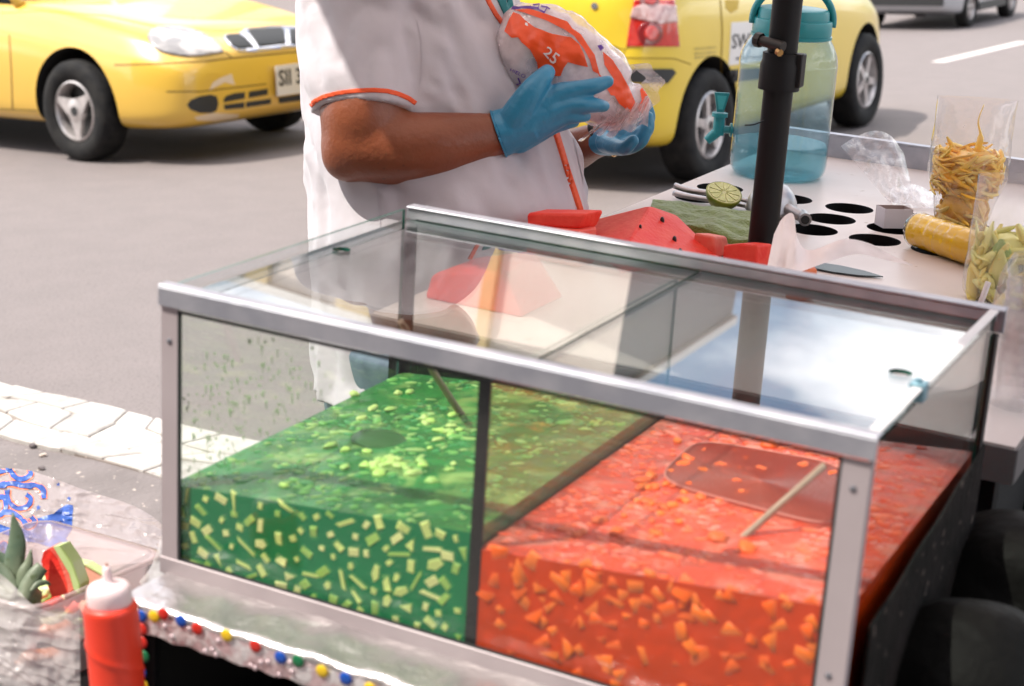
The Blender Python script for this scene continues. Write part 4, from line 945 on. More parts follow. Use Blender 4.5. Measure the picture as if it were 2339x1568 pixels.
# jeans
m = MB()
for sgn in (-1, 1):
    o_ = fh*.10*sgn; Q = spline([(*(hp+o_+ZZ*.05), .15), (*(hp*.55+ft*.45+o_+ZZ*.03), .112), (*(ft+o_+ZZ*.42), .085), (*(ft+o_+ZZ*.25), .08), (*(ft+o_+ZZ*.07), .072)], 24); m.tube(Q[:, :3], Q[:, 3], 22)
m.loft([ringW(Wd(1025, v, 2.64), a, .19, 40) for v, a in ((760, .19), (850, .195), (930, .19), (990, .15))])
remesh(m.build('jeans', M_jean, man), .008, 5)
for sgn in (-1, 1):
    m = MB(); m.tube([ft+fh*.10*sgn-rth*.075+ZZ*.04, ft+fh*.10*sgn+ZZ*.055, ft+fh*.10*sgn+rth*.12+ZZ*.042, ft+fh*.10*sgn+rth*.20+ZZ*.03], [.036, .052, .046, .028], 18); m.build('shoe', M_black, man, smooth=True)
# shirt (trunk + sleeves), voxel-joined, then hem opened by its own thickness
m = MB(); torso(m, .0045, wr=1)
def ring_ax(c, ax1, ax2, n=40): return [np.array(c)+np.array(ax1)*math.cos(t)+np.array(ax2)*math.sin(t) for t in np.linspace(0, 2*math.pi, n, endpoint=False)]
sl = []
K = [(-232, 900, 2.62, .020, .0), (-205, 868, 2.585, .066, .0), (-150, 842, 2.54, .095, .0), (-60, 832, 2.50, .100, .0), (40, 822, 2.485, .0935, .004), (130, 821, 2.475, .0895, .008), (200, 823, 2.465, .0835, .016), (240, 830, 2.460, .0775, .024), (259, 831, 2.458, .0745, .028)]
KS = spline([(v, u, d, r, tz) for v, u, d, r, tz in K], 56)
for v, u, d, r, tz in KS:
    c = Wd(u, v, d); rg = ring_ax(c, rth*r+ZZ*(-.004), -fh*r*.92+ZZ*tz, 64); q = []
    for i, p in enumerate(rg):
        th = i/64*6.283; w_ = .0035*noise.noise(Vector((math.cos(th)*3, math.sin(th)*3, p[2]*9))) + .006*noise.noise(Vector((th*1.6+p[2]*8, p[2]*12-th, 2)))*min(1, max(0, (v+50)/120))
        w_ -= .006*max(0, 1-5*abs(noise.noise(Vector((th*1.1+p[2]*6, p[2]*7-th*1.2, 21)))))**1.4*min(1, max(0, (255-v)/60)); dn = (p-c)/np.linalg.norm(p-c); q.append(p+dn*w_)
    sl.append(q)
m.loft(sl)
px_tube(m, [(870, -140, 2.78, .085), (960, 20, 2.84, .085), (1050, 190, 2.87, .08)], 24)
m.lathe([(.085, -.02), (.08, .0), (.078, .025)], Wd(962, -215, 2.64), (.1, 0, 1), 32)
shirt = m.build('shirt', M_shirt, man); remesh(shirt, .0046, 3, .5)
# keep the arm visible below the sleeve: hollow the sleeve mouth with a dark inner band
BS = bvh_of(shirt)
Zq = lambda P: [((700+x/2.529)/1.0688, (y/2.529)/1.0688) for x, y in P]
q = decal(BS, [strip_px(Zq([(148, 655), (175, 625), (230, 598), (320, 575), (430, 562), (540, 558), (620, 564), (690, 582), (750, 608), (797, 640)]), 10)], .0011, 4).build('sleeve_piping', M_pipe, shirt, smooth=True)
decal(BS, [strip_px(Zq([(1650, 800), (1690, 930), (1730, 1060), (1770, 1180), (1812, 1310), (1850, 1450)]), 10)], .0035, 4).build('front_piping', M_pipe, shirt, smooth=True)
decal(BS, [strip_px(Zq([(1215, -60), (1250, 20), (1290, 90), (1335, 150)]), 10)], .0012, 4).build('neck_piping', M_pipe, shirt, smooth=True)
M_seam = mat('seam_stitching', (.5, .48, .52), .9)
for P, w in (([(560, 1150), (568, 1250), (578, 1380), (585, 1500)], 2.2), ([(805, 130), (832, 260), (835, 420), (822, 520)], 2.5), ([(1752, 780), (1790, 940), (1830, 1120), (1858, 1330)], 2.5), ([(150, 690), (330, 630), (560, 612), (795, 660)], 1.6)):
    q = decal(BS, [strip_px(Zq(P), w)], .0010, 4, skirt=False)
    if q.f: q.build('seam', M_seam, shirt)
decal(BS, [Zq([(1290, -20), (1380, -30), (1400, 60), (1350, 110), (1325, 60)])], .002, 4).build('teal_undershirt', mat('teal_cloth', (.01, .16, .17), .8), man)
# gloves
def dep_px(r, d): return r*d/FPX
def hand(chains, vox=.0019):
    m = MB()
    for ch in chains: px_tube(m, [(u, v, d, r*d/FPX) for u, v, d, r in ch], 16, 5)
    return m
g = [[(1160, 303, 2.462, 47), (1200, 280, 2.458, 50), (1235, 262, 2.455, 46), (1262, 252, 2.455, 40)],
     [(1175, 288, 2.455, 40), (1230, 245, 2.448, 36), (1278, 218, 2.443, 29), (1325, 205, 2.437, 21.5), (1362, 196, 2.436, 18.5), (1388, 187, 2.442, 14.5)],
     [(1190, 300, 2.455, 36), (1250, 262, 2.446, 32), (1296, 245, 2.440, 24), (1335, 241, 2.436, 20), (1362, 241, 2.440, 17.5), (1380, 243, 2.452, 13.5)],
     [(1190, 312, 2.46, 34), (1240, 285, 2.452, 29), (1285, 268, 2.446, 21), (1315, 265, 2.444, 18), (1337, 266, 2.456, 13.5)],
     [(1185, 322, 2.465, 30), (1230, 302, 2.462, 25), (1268, 288, 2.460, 18), (1295, 282, 2.464, 15), (1312, 280, 2.474, 12)],
     [(1168, 290, 2.455, 42), (1192, 250, 2.440, 38), (1214, 212, 2.430, 31), (1236, 183, 2.430, 24.5), (1250, 166, 2.437, 19)]]
m = hand(g)
ca = Wd(1141, 306, 2.463); dirx = Wd(1200, 285, 2.46)-ca; dirx /= np.linalg.norm(dirx)
m.tube([ca-dirx*.001, ca+dirx*.010, ca+dirx*.03, ca+dirx*.05], [.0345, .0335, .0325, .032], 28)
gl = m.build('glove', M_glove, man); remesh(gl, .0019, 5)
q = []
for a in np.linspace(0, 2*math.pi, 28, endpoint=False):
    b1_ = np.cross(dirx, ZZ); b1_ /= np.linalg.norm(b1_); b2_ = np.cross(dirx, b1_); q.append(ca-dirx*.001+(b1_*math.cos(a)+b2_*math.sin(a))*.0347)
q.append(q[0]); m = MB(); m.tube(q, .0014, 8); m.build('cuff_bead', M_glove, gl, smooth=True)
g2 = [[(1372, 322, 2.69, 34), (1400, 318, 2.675, 38), (1432, 312, 2.66, 38)],
      [(1400, 330, 2.67, 24), (1432, 334, 2.63, 21), (1462, 322, 2.615, 18), (1476, 296, 2.61, 15)],
      [(1410, 322, 2.67, 24), (1448, 316, 2.635, 21), (1476, 296, 2.615, 18), (1480, 268, 2.61, 14)],
      [(1415, 308, 2.67, 24), (1455, 295, 2.65, 20), (1480, 272, 2.64, 17), (1478, 246, 2.63, 14)],
      [(1415, 300, 2.68, 22), (1460, 278, 2.68, 18), (1480, 255, 2.675, 15)],
      [(1385, 325, 2.66, 26), (1405, 335, 2.62, 20), (1428, 338, 2.585, 17), (1446, 322, 2.575, 14)]]
m = hand(g2); g2o = m.build('glove', M_glove, man); remesh(g2o, .0019, 5)
# bracelets on the far wrist
def bangle(u0, v0, u1, v1, d, r, w, mt, name, par):
    A, B = Wd(u0, v0, d), Wd(u1, v1, d); c = (A+B)/2; R_ = np.linalg.norm(A-B)/2; ax = (A-B)/np.linalg.norm(A-B); dp = fw*.9+rt*.35; dp /= np.linalg.norm(dp)
    P = [c+ax*R_*math.cos(t)+dp*R_*math.sin(t) for t in np.linspace(0, 2*math.pi, 33)]; m = MB(); m.tube(P, r, 8, flat=w); return m.build(name, mt, par, smooth=True)
bangle(1352, 287, 1388, 350, 2.70, .0052, 1.0, M_black, 'watch_strap', man)
bangle(1366, 290, 1402, 356, 2.695, .0022, 1.0, mat('gold_metal', (.75, .42, .12), .25, .9), 'bracelet', man)
# ------------------------------------------------------------------ bag of ice in the gloves
M_bagf = film('ice_bag_film', (.99, .97, .98), 1.5, .10, milk=.22, milk_col=(.95, .88, .89), bump=(30, .5, .006), boost=1.3, spots=(22, .4, .7, .72))
M_ice = mat('crushed_ice', (.92, .84, .85), .35, c2=(.98, .94, .95), cs=40, bump=[(70, .8, .006)])
M_or = mat('orange_print', (.92, .09, .012), .35, bump=[(45, .5, .004)]); M_pur = mat('purple_print', (.10, .03, .30), .4); M_whp = mat('white_print', (.85, .72, .70), .4)
bag = thing('ice_bag', 'clear plastic bag of ice with orange print held in blue gloves', 'plastic bag', Wd(1310, 170, 2.52))
ax = [(1172, 18, 2.50, 22), (1196, 55, 2.50, 74), (1224, 92, 2.50, 96), (1264, 126, 2.505, 102), (1312, 158, 2.51, 98), (1362, 196, 2.52, 92), (1410, 228, 2.53, 76), (1446, 230, 2.545, 52), (1474, 214, 2.55, 30)]
def bagring(grow, seed, fz):
    P = spline(ax, 60); rg = []; drn = None
    for i, (u, v, d, r) in enumerate(P):
        a = P[max(i-1, 0)]; b = P[min(i+1, len(P)-1)]; t = np.array((b[0]-a[0], b[1]-a[1])); t /= np.linalg.norm(t)
        if drn is not None: t = t*.35+drn*.65; t /= np.linalg.norm(t)
        drn = t; n_ = np.array((-t[1], t[0])); c = Wd(u, v, d); N = (rt*n_[0]-up*n_[1]); rr = (r*d/FPX)+grow; ring = []
        for k in range(56):
            th = k/56*2*math.pi; p = c+N*rr*math.cos(th)+fw*(min(rr*.62, .046)+grow*.4)*math.sin(th)
            w_ = fz*noise.noise(Vector(p*26)+Vector((seed, 0, 0)))+fz*.6*noise.noise(Vector(p*60)+Vector((seed, 3, 0)))+ (fz*.7*abs(noise.noise(Vector((th*3, i*.12, 5)))))
            ring.append(p+(p-c)/np.linalg.norm(p-c)*w_)
        rg.append(ring)
    return rg
m = MB(); m.loft(bagring(-.006, 3, .006)); ice = m.build('ice', M_ice, bag, smooth=True)
m = MB(); m.loft(bagring(0, 9, .0055)); bf = m.build('bag_film', M_bagf, bag, smooth=True)
for k_, (A, B) in enumerate((((1458, 235), (1432, 300)), ((1400, 262), (1368, 306)))):    # loose crinkled film tails
    rg = []
    for t in np.linspace(0, 1, 14):
        row = []
        for s_ in np.linspace(-1, 1, 26):
            u = A[0]+(B[0]-A[0])*t+s_*(26+22*t); v = A[1]+(B[1]-A[1])*t-s_*14+6*math.sin(s_*7+k_)
            row.append(Wd(u, v, 2.50+.012*math.sin(s_*8+t*4)+.010*noise.noise(Vector((u*.05, v*.05, k_)))+.01*t))
        rg.append(row)
    m = MB(); m.loft(rg, closed=False, caps=False); m.build('film_tail', M_bagf, bag, smooth=True)
rg = []                                       # the knotted, pale end by the far glove
for t in np.linspace(0, 1, 12):
    c = Wd(1440+34*t, 185+12*t, 2.56); rg.append([c+rt*(.020+.006*t)*math.cos(a)*(1+.25*math.sin(a*5))+up*(.022+.01*t)*math.sin(a)+fw*.014*math.sin(a*3) for a in np.linspace(0, 6.283, 32, endpoint=False)])
m = MB(); m.loft(rg, caps=False); m.build('film_end', M_bagf, bag, smooth=True)
BB = bvh_of(bf)
pr = [[(1345, 195), (1375, 120), (1400, 76), (1440, 92), (1470, 125), (1530, 170), (1640, 212), (1755, 232), (1805, 275), (1835, 340), (1858, 415), (1790, 400), (1735, 385), (1710, 420), (1690, 470), (1560, 470), (1545, 385), (1505, 310), (1450, 262), (1430, 232), (1390, 235)],
      [(1400, 62), (1500, 58), (1600, 88), (1730, 135), (1762, 178), (1815, 215), (1860, 285), (1900, 340), (1915, 400), (1932, 462), (1890, 440), (1868, 370), (1830, 300), (1775, 225), (1710, 182), (1600, 128), (1470, 82)],
      [(1950, 322), (2010, 372), (2062, 450), (2110, 540), (2155, 645), (2118, 695), (2050, 640), (2003, 560), (2018, 490), (1985, 440), (1960, 400)],
      [(2180, 560), (2200, 528), (2216, 558), (2240, 572), (2230, 640), (2190, 702), (2165, 665), (2190, 620)], [(1905, 430), (1940, 470), (2010, 500), (2060, 600), (2000, 590), (1960, 520)]]
for P in pr: 
    q = decal(BB, [Zq(P)], .0009, 4, skirt=False)
    if q.f: q.build('orange_print', M_or, bf, smooth=True)
text_px(BB, '25', Zq([(1612, 285), (1690, 345), (1650, 405), (1580, 330)]), bf, M_whp, 'lettering', .002, .01)
for P in ([(1385, 62), (1400, 38), (1430, 45), (1500, 40), (1560, 52), (1545, 62), (1450, 55), (1410, 62)], strip_px([(1520, 35), (1560, 30), (1550, 60), (1590, 80), (1610, 50), (1570, 42)], 12), strip_px([(1600, 45), (1625, 60)], 10), [(1915, 285), (1940, 278), (1955, 300), (1935, 318)], strip_px([(1420, 520), (1445, 515), (1430, 480)], 10)):
    q = decal(BB, [Zq(P)], .0012, 3, skirt=False)
    if q.f: q.build('purple_print', M_pur, bf)
text_px(BB, 'HIELO', Zq([(1388, 420), (1478, 462), (1470, 482), (1382, 438)]), bf, M_pur, 'lettering', .002, .01)
# ================================================================== UMBRELLA (its pole crosses the picture, the canopy shades the cart)
UX, UY = .234, 1.267
umb = thing('street_umbrella', 'street umbrella on a black pole with a bolted clamp, standing behind the glass tank', 'umbrella', (UX, UY, -.2), 'T')
m = MB('T'); m.tube([(UX, UY, -.2), (UX, UY, 1.74)], .0242, 24); m.build('lower_pole', M_black, umb, auto=40)
m = MB('T'); m.tube([(UX, UY, 1.741), (UX, UY, 2.78)], .0212, 24); m.build('upper_pole', M_black, umb, auto=40)
gz = lambda v: float(Ta(1795, v, UY, 1)[2])
zc0, zc1 = gz(208), gz(122)
m = MB('T'); m.lathe([(.0245, zc0), (.0335, zc0+.001), (.0335, zc1-.02), (.031, zc1-.012), (.031, zc1), (.022, zc1+.001)], (UX, UY, 0), (0, 0, 1), 28); m.box((UX+.022, UY-.012, zc0+.008), (UX+.038, UY+.012, zc1+.002), bev=.002); m.build('clamp_collar', M_black, umb, auto=40)
zb_ = gz(96)
m = MB('T'); m.tube([(UX-.034, UY-.020, zb_), (UX+.012, UY-.034, zb_-.004)], .0085, 14); m.tube([(UX-.040, UY-.018, zb_+.001), (UX-.030, UY-.021, zb_)], .012, 8); m.build('clamp_bolt', mat('oily_metal', (.015, .012, .01), .5), umb, auto=35)
m = MB('T'); m.tube([(UX+.004, UY-.036, zb_-.012), (UX+.010, UY-.040, zb_-.014)], .006, 8); m.build('bolt_nut', mat('brass_nut', (.45, .28, .12), .3, .8), umb, auto=35)
m = MB('T'); P = spline([(UX-.040, UY-.03, gz(292)), (UX-.026, UY-.032, gz(288)), (UX-.010, UY-.0265, gz(277))], 10); m.tube(P, .0011, 6); m.build('loose_wire', M_black, umb)
M_can = film('pale_canopy_cloth', (1, 1, 1), 1.2, .6, milk=.98, milk_col=(.80, .66, .62), boost=.2); CR, CZ, CH = 1.42, 2.62, .32
for k in range(8):
    a0_, a1_ = k*math.pi/4, (k+1)*math.pi/4; rg = []
    for t in np.linspace(0, 1, 9):
        r = .03+t*(CR-.03); row = []
        for s_ in np.linspace(0, 1, 9):
            a = a0_+(a1_-a0_)*s_; e = math.cos((s_-.5)*math.pi/4)/1.0; rr = r*math.cos(math.pi/8)/math.cos((s_-.5)*math.pi/4); row.append((UX+rr*math.cos(a), UY+rr*math.sin(a), CZ-CH*t**1.6-.03*t*math.sin(s_*math.pi)+0))
        rg.append(row)
    m = MB('T'); m.loft(rg, closed=False, caps=False); m.build('canopy_panel', M_can, umb, smooth=True)
    m = MB('T'); m.tube([(UX+(.03+t*(CR-.03))*math.cos(a0_)*.99, UY+(.03+t*(CR-.03))*math.sin(a0_)*.99, CZ-CH*t**1.6-.012) for t in np.linspace(0, 1, 9)], .004, 6); m.build('rib', M_black, umb)
    m = MB('T'); m.tube([(UX+.025*math.cos(a0_), UY+.025*math.sin(a0_), CZ-.42), (UX+CR*.5*math.cos(a0_), UY+CR*.5*math.sin(a0_), CZ-CH*.33-.02)], .0035, 6); m.build('strut', M_black, umb)
m = MB('T'); m.lathe([(.022, CZ-.45), (.034, CZ-.45), (.034, CZ-.39), (.022, CZ-.39)], (UX, UY, 0)); m.build('runner', M_black, umb)
m = MB('T'); m.lathe([(.28, -.24), (.28, -.17), (.05, -.15), (.045, -.02)], (UX, UY, 0)); m.build('base', M_black, umb)

# ================================================================== THINGS ON THE TABLE
TZt = 1.0402
# ---- water dispenser jar
JX, JY = .012, 1.995
M_jar = film('blue_tinted_plastic', (.76, .88, .92), 1.5, .03, milk=.14, milk_col=(.36, .56, .64), boost=1.3, bump=(9, .35, .02))
M_water = film('water', (.66, .88, .90), 1.33, .03, milk=.30, milk_col=(.16, .50, .56), boost=.6)
M_teal = mat('teal_plastic', (.015, .25, .28), .35, c2=(.012, .21, .24), cs=12, bump=[(200, .1, .001)])
jar = thing('water_dispenser', 'blue plastic drink dispenser with teal lid and tap at the back of the table', 'drink dispenser', (JX, JY, TZt), 'T')
prof_j = [(0, .006), (.05, .004), (.078, .0), (.090, .003), (.0975, .014), (.1005, .034), (.1015, .07), (.1015, .215), (.1005, .236), (.096, .255), (.088, .272), (.080, .286), (.0755, .296), (.0755, .306)]
def jar_rings(p, n=96, rib=.0022, z0=TZt):
    out = []
    for r, z in p:
        k = rib*min(1, max(0, (z-.03)/.03))*min(1, max(0, (.25-z)/.03)); out.append([(JX+(r-k*(.5-.5*math.cos(t*8)))*math.cos(t), JY+(r-k*(.5-.5*math.cos(t*8)))*math.sin(t), z0+z) for t in np.linspace(0, 2*math.pi, n, endpoint=False)])
    return out
pj = spline(prof_j, 60); m = MB('T'); m.loft(jar_rings(pj), caps=False); m.build('jar_wall', M_jar, jar, smooth=True)
wl_ = .070; pw = [(r*.975, max(z, .004)) for r, z in pj if z < wl_]+[(.0985*.98, wl_)]
m = MB('T'); m.loft(jar_rings([(.001, .0065)]+pw[3:]+[(.001, wl_)])); m.build('water', M_water, jar, smooth=False)
m = MB('T'); m.lathe([(.073, .290), (.0795, .291), (.0805, .296), (.0805, .318), (.079, .322), (.074, .323), (.073, .335), (.071, .342), (.066, .3435), (.0, .3440)], (JX, JY, TZt), n=64, caps=False); m.lathe([(.077, .284), (.0825, .286), (.0825, .291), (.077, .292)], (JX, JY, TZt), n=64); lid = m.build('lid', M_teal, jar, auto=35)
for k in range(0): pass
rtTh = np.array([rtT[0], rtT[1], 0]); rtTh /= np.linalg.norm(rtTh); fhT = np.array([-rtTh[1], rtTh[0], 0]); c = np.array((JX, JY, TZt))
P = [c+rtTh*.082*math.cos(a)+np.array((0, 0, .318+.072*math.sin(a))) for a in np.linspace(-.12, math.pi+.12, 30)]
m = MB('T'); m.tube(P, .0075, 10, flat=1.25, ref=fhT); m.build('carry_handle', M_teal, jar, smooth=True)
tp = c-rtTh*.100+np.array((0, 0, .088)); Zt_ = np.array((0, 0, 1.))
m = MB('T'); m.tube([tp, tp-rtTh*.026], .0078, 14); m.tube([tp-rtTh*.002, tp-rtTh*.006], .014, 18); q = tp-rtTh*.030
m.tube([q-Zt_*.012, q+Zt_*.026], .0118, 18); m.tube([q+Zt_*.0261, q+Zt_*.034], .0165, 20); m.tube([q-Zt_*.004, q-Zt_*.016-rtTh*.012, q-Zt_*.026-rtTh*.022], [.011, .0105, .009], 14); m.build('tap', M_teal, jar, auto=40)
m = MB('T'); m.prism([(-.007, 0), (.007, 0), (.0155, .040), (-.0155, .040)], -.0035, .0035, (q+Zt_*.036-fhT*.002, rtTh, Zt_, -fhT)); lv = m.build('tap_lever', M_teal, jar)
m = MB('T'); m.prism([(-.004, .006), (.004, .006), (.010, .034), (-.010, .034)], .0036, .0042, (q+Zt_*.036-fhT*.002, rtTh, Zt_, -fhT)); m.build('lever_recess', mat('pale_teal', (.05, .42, .45), .4), lv)
# ---- citrus press
M_cast = mat('cast_aluminium', (.55, .53, .54), .32, .85, c2=(.4, .39, .4), cs=25, rv=.15, bump=[(120, .15, .001)])
cp = Tz(1762, 478, TZt+.012); prs = thing('citrus_press', 'cast aluminium hand citrus press with long handles lying on the table behind the pole', 'citrus press', (cp[0], cp[1], TZt), 'T')
m = MB('T'); n_ = 20; m.lathe([(.0005, .064), (.012, .0625), (.026, .057), (.038, .045), (.045, .030), (.0475, .017), (.0495, .014), (.0495, .010), (.046, .0095)], (cp[0], cp[1], TZt), n=36); m.build('upper_cup', M_cast, prs, auto=50)
m = MB('T'); m.lathe([(.012, .0), (.030, .0015), (.043, .005), (.0465, .0085)], (cp[0], cp[1], TZt), n=36); m.build('lower_cup', M_cast, prs, smooth=True)
ha = Tz(1540, 424, TZt+.035); hb_ = Tz(1540, 441, TZt+.012); cc = np.array((cp[0], cp[1], TZt))
def hdl(a, zz): 
    d = a-cc; d[2] = 0; d /= np.linalg.norm(d); P = spline([(*(cc+d*.045+Zt_*zz), .007), (*((cc+a)/2+Zt_*(zz*.5)), .0075), (*(a*.85+cc*.15), .009), (*a, .0095)], 16); m = MB('T'); m.tube(P[:, :3], P[:, 3], 14, flat=.6, ref=(0, 0, 1)); return m.build('handle', M_cast, prs, smooth=True)
hdl(ha, .022); hdl(hb_, .010)
hg = Tz(1836, 498, TZt+.015); m = MB('T'); m.tube([cc+Zt_*.02, (cc+hg)/2+Zt_*.014, hg], [.014, .011, .010], 12); m.tube([hg-fhT*.016, hg+fhT*.016], .012, 16); m.build('hinge', M_cast, prs, auto=40)
m = MB('T'); m.tube([hg-fhT*.018, hg-fhT*.016], .008, 12); m.build('hinge_pin', M_gap2, prs)
# ---- lime half
lp = Tz(1650, 482, TZt); lr = .0345; lim = thing('lime_half', 'cut green lime half lying face up against the citrus press', 'lime', (lp[0], lp[1], TZt), 'T')
tilt = Matrix.Rotation(R(-27), 3, Vector(rtTh)); tm = np.array(tilt @ Matrix.Identity(3)); axl_ = np.array(Matrix.Rotation(R(24), 3, Vector(rtTh)) @ Vector((0, 0, 1))) + rtTh*.12; axl_ /= np.linalg.norm(axl_)
lc = np.array((lp[0], lp[1], TZt+lr*1.0))
m = MB('T'); m.lathe([(.0005, -lr*.98), (lr*.35, -lr*.92), (lr*.68, -lr*.72), (lr*.9, -lr*.4), (lr*.985, -.006), (lr, 0), (lr*.965, .0008), (lr*.93, .0003)], lc, axl_, 36); m.build('rind', mat('lime_rind', (.16, .22, .02), .35, c2=(.28, .28, .03), cs=30, bump=[(260, .5, .001)]), lim, smooth=True)
m = MB('T'); m.lathe([(lr*.93, .0004), (lr*.91, .0006), (.0005, .0010)], lc, axl_, 36, caps=False); pf = m.build('pith', mat('lime_pith', (.62, .62, .32), .6), lim, smooth=True)
u_ = np.cross(axl_, (0, 1, 0)); u_ /= np.linalg.norm(u_); v_ = np.cross(axl_, u_)
for k in range(10):
    a = k*2*math.pi/10; poly = [(lr*.12, .0), (lr*.50, lr*.13), (lr*.82, lr*.20), (lr*.87, 0), (lr*.82, -lr*.20), (lr*.50, -lr*.13)]; poly = [(p*math.cos(a)-q_*math.sin(a), p*math.sin(a)+q_*math.cos(a)) for p, q_ in poly]
    m = MB('T'); m.prism(poly, .0009, .0022, (lc, u_, v_, axl_)); m.build('segment', mat('lime_flesh', (.40, .44, .12), .2, c2=(.55, .56, .22), cs=90, bump=[(200, .6, .001)], coat=.5), lim)
# ---- green cloth on a dark board
M_cl = mat('green_towelling', (.14, .20, .03), .95, c2=(.20, .27, .05), cs=60, sheen=.6, bump=[(350, .9, .003), (60, .6, .006)])
A4 = [Tz(u, v, TZt+.006) for u, v in ((1490, 466), (1745, 500), (1735, 562), (1478, 520))]
m = MB('T'); rg = []
for j in range(40):
    t = j/39; row = []
    for i in range(60):
        s_ = i/59; p = (A4[0]*(1-s_)+A4[1]*s_)*(1-t)+(A4[3]*(1-s_)+A4[2]*s_)*t; row.append(p+np.array((0, 0, .010+.008*noise.noise(Vector((p[0]*22, p[1]*30, 0)))+.002*noise.noise(Vector((p[0]*160, p[1]*160, 0)))+.006*math.sin(s_*9+t*4)*t)))
    rg.append(row)
edge0 = [p*1.0-np.array((0, 0, .012)) for p in rg[-1]]; m.loft([[(*p[:2], TZt+.001) for p in rg[0]]]+rg+[[(*p[:2], TZt+.001) for p in rg[-1]]], closed=False, caps=False)
o = m.build('green_cloth', M_cl, loc=tuple(A4[3][:2])+(TZt,), smooth=True); tag(o, 'rumpled green towelling cloth behind the watermelon pieces', 'cloth')
# ---- watermelon
M_wm = mat('watermelon_flesh', (.82, .035, .025), .5, spec=.3, c2=(.86, .08, .05), cs=35, bump=[(160, .6, .002), (40, .3, .003)])
M_wmp = mat('watermelon_pale_flesh', (.84, .11, .08), .5, c2=(.84, .22, .15), cs=30, bump=[(150, .6, .002)])
M_wmw = mat('watermelon_white_rind', (.72, .66, .45), .5, c2=(.60, .64, .36), cs=14); M_wmg = mat('watermelon_green_skin', (.06, .16, .03), .3, c2=(.16, .28, .07), cs=20); M_seed = mat('melon_seed', (.02, .012, .01), .3)
def hull(name, pts, mt, parent, bev=.004, **k):
    m = MB('T'); bm = bmesh.new(); [bm.verts.new(p) for p in pts]; bmesh.ops.convex_hull(bm, input=bm.verts); bmesh.ops.delete(bm, geom=[v for v in bm.verts if not v.link_faces], context='VERTS')
    bmesh.ops.dissolve_limit(bm, angle_limit=R(4), verts=bm.verts, edges=bm.edges)
    if bev: bmesh.ops.bevel(bm, geom=list(bm.edges), offset=bev, segments=2, affect='EDGES', profile=.5)
    bm.verts.index_update(); m.add([v.co for v in bm.verts], [[v.index for v in f.verts] for f in bm.faces]); bm.free(); return m.build(name, mt, parent, auto=14, **k)
def Y(u, v, y): return Ta(u, v, y, 1)
def drop(p, z=TZt): return np.array((p[0], p[1], z))
P1, P2 = Y(1350, 504, 1.30), Y(1484, 470, 1.22); Q1, Q2, Q3 = Y(1322, 545, 1.24), Y(1424, 572, 1.02), Y(1650, 594, 1.22)
wm = thing('watermelon_wedge', 'largest wedge of cut red watermelon standing behind the tank rail', 'watermelon', drop(P2), 'T')
mel = hull('flesh', [P1, P2, Q1, Q2, Q3, drop(Q1), drop(Q2), drop(Q3), P2+np.array((.03, .05, -.02)), drop(P2+np.array((.05, .09, 0))), drop(P1+np.array((.02, .07, 0)))], M_wm, wm, .004)
hull('rind', [P1+np.array((-.001, -.001, -.001)), P1+np.array((-.022, .004, -.008)), Q1+np.array((-.001, 0, 0)), Q1+np.array((-.022, .004, 0)), drop(Q1), drop(Q1)+np.array((-.022, 0, 0)), P1+np.array((0, .05, -.03)), P1+np.array((-.02, .05, -.03))], M_wmw, wm, .003)
hull('skin', [P1+np.array((-.023, .005, -.009)), P1+np.array((-.029, .006, -.013)), Q1+np.array((-.023, .004, -.001)), Q1+np.array((-.029, .005, -.003)), drop(Q1)+np.array((-.023, 0, 0)), drop(Q1)+np.array((-.029, 0, 0)), P1+np.array((-.022, .05, -.031)), P1+np.array((-.028, .05, -.033))], M_wmg, wm, .001)
BM = bvh_of(mel)
for (u, v, a) in ((1540, 549, .6), (1553, 577, 1.2), (1512, 505, .8), (1462, 520, .5)):
    pp, nn_ = cast(BM, u, v, .001)
    if pp is not None: m = MB(); m.blob(pp, .0045 if a != .5 else .003, 8, 0, (.7, .7, 1.25)); m.build('seed', M_seed, wm, smooth=True)
wb_ = thing('watermelon_block', 'flat rectangular block of red watermelon left of the large wedge', 'watermelon', drop(Y(1265, 510, 1.03)), 'T')
a_, b_ = Y(1202, 487, 1.02), Y(1336, 489, 1.02); hull('flesh', [a_, b_, a_+np.array((.012, .05, .0)), b_+np.array((.012, .05, 0)), Y(1204, 517, 1.02), Y(1322, 524, 1.02), a_+np.array((.012, .05, -.03)), b_+np.array((.0, .05, -.03))], M_wm, wb_, .004)
lo_ = Y(1204, 519, 1.01); lb_ = Y(1325, 527, 1.01); hull('pale_underside', [lo_, lb_, drop(lo_), drop(lb_), lo_+np.array((.01, .045, 0)), lb_+np.array((.01, .045, 0)), drop(lo_)+np.array((.01, .045, 0)), drop(lb_)+np.array((.01, .045, 0))], M_wmp, wb_, .004)
def chunk(name, lab, uvs, y, dpt, mt):
    c = [Y(u, v, y) for u, v in uvs]; cen = np.mean(c, 0); t = thing(name, lab, 'watermelon', drop(cen), 'T'); hull('flesh', c+[q+np.array((.01, dpt, -.006)) for q in c]+[drop(q) for q in c]+[drop(q+np.array((.01, dpt, 0))) for q in c], mt, t, .004); return t
chunk('watermelon_chunk', 'small pink watermelon cube touching the umbrella pole', [(1652, 560), (1690, 556), (1730, 560), (1728, 606), (1660, 604)], 1.17, .05, M_wm)
chunk('watermelon_chunk', 'small pink watermelon piece between the large wedge and the green cloth', [(1585, 532), (1630, 540), (1636, 572), (1590, 566)], 1.22, .04, M_wmp)
chunk('watermelon_chunk', 'tiny orange pink melon scrap at the foot of the white paper', [(1800, 602), (1826, 596), (1842, 614), (1838, 632), (1805, 630)], 1.05, .03, mat('orange_melon', (.75, .20, .08), .5))
mlo = thing('watermelon_wedge', 'red watermelon wedge on the table corner behind the rear left tank post', 'watermelon', (.0, .78, TZt), 'T')
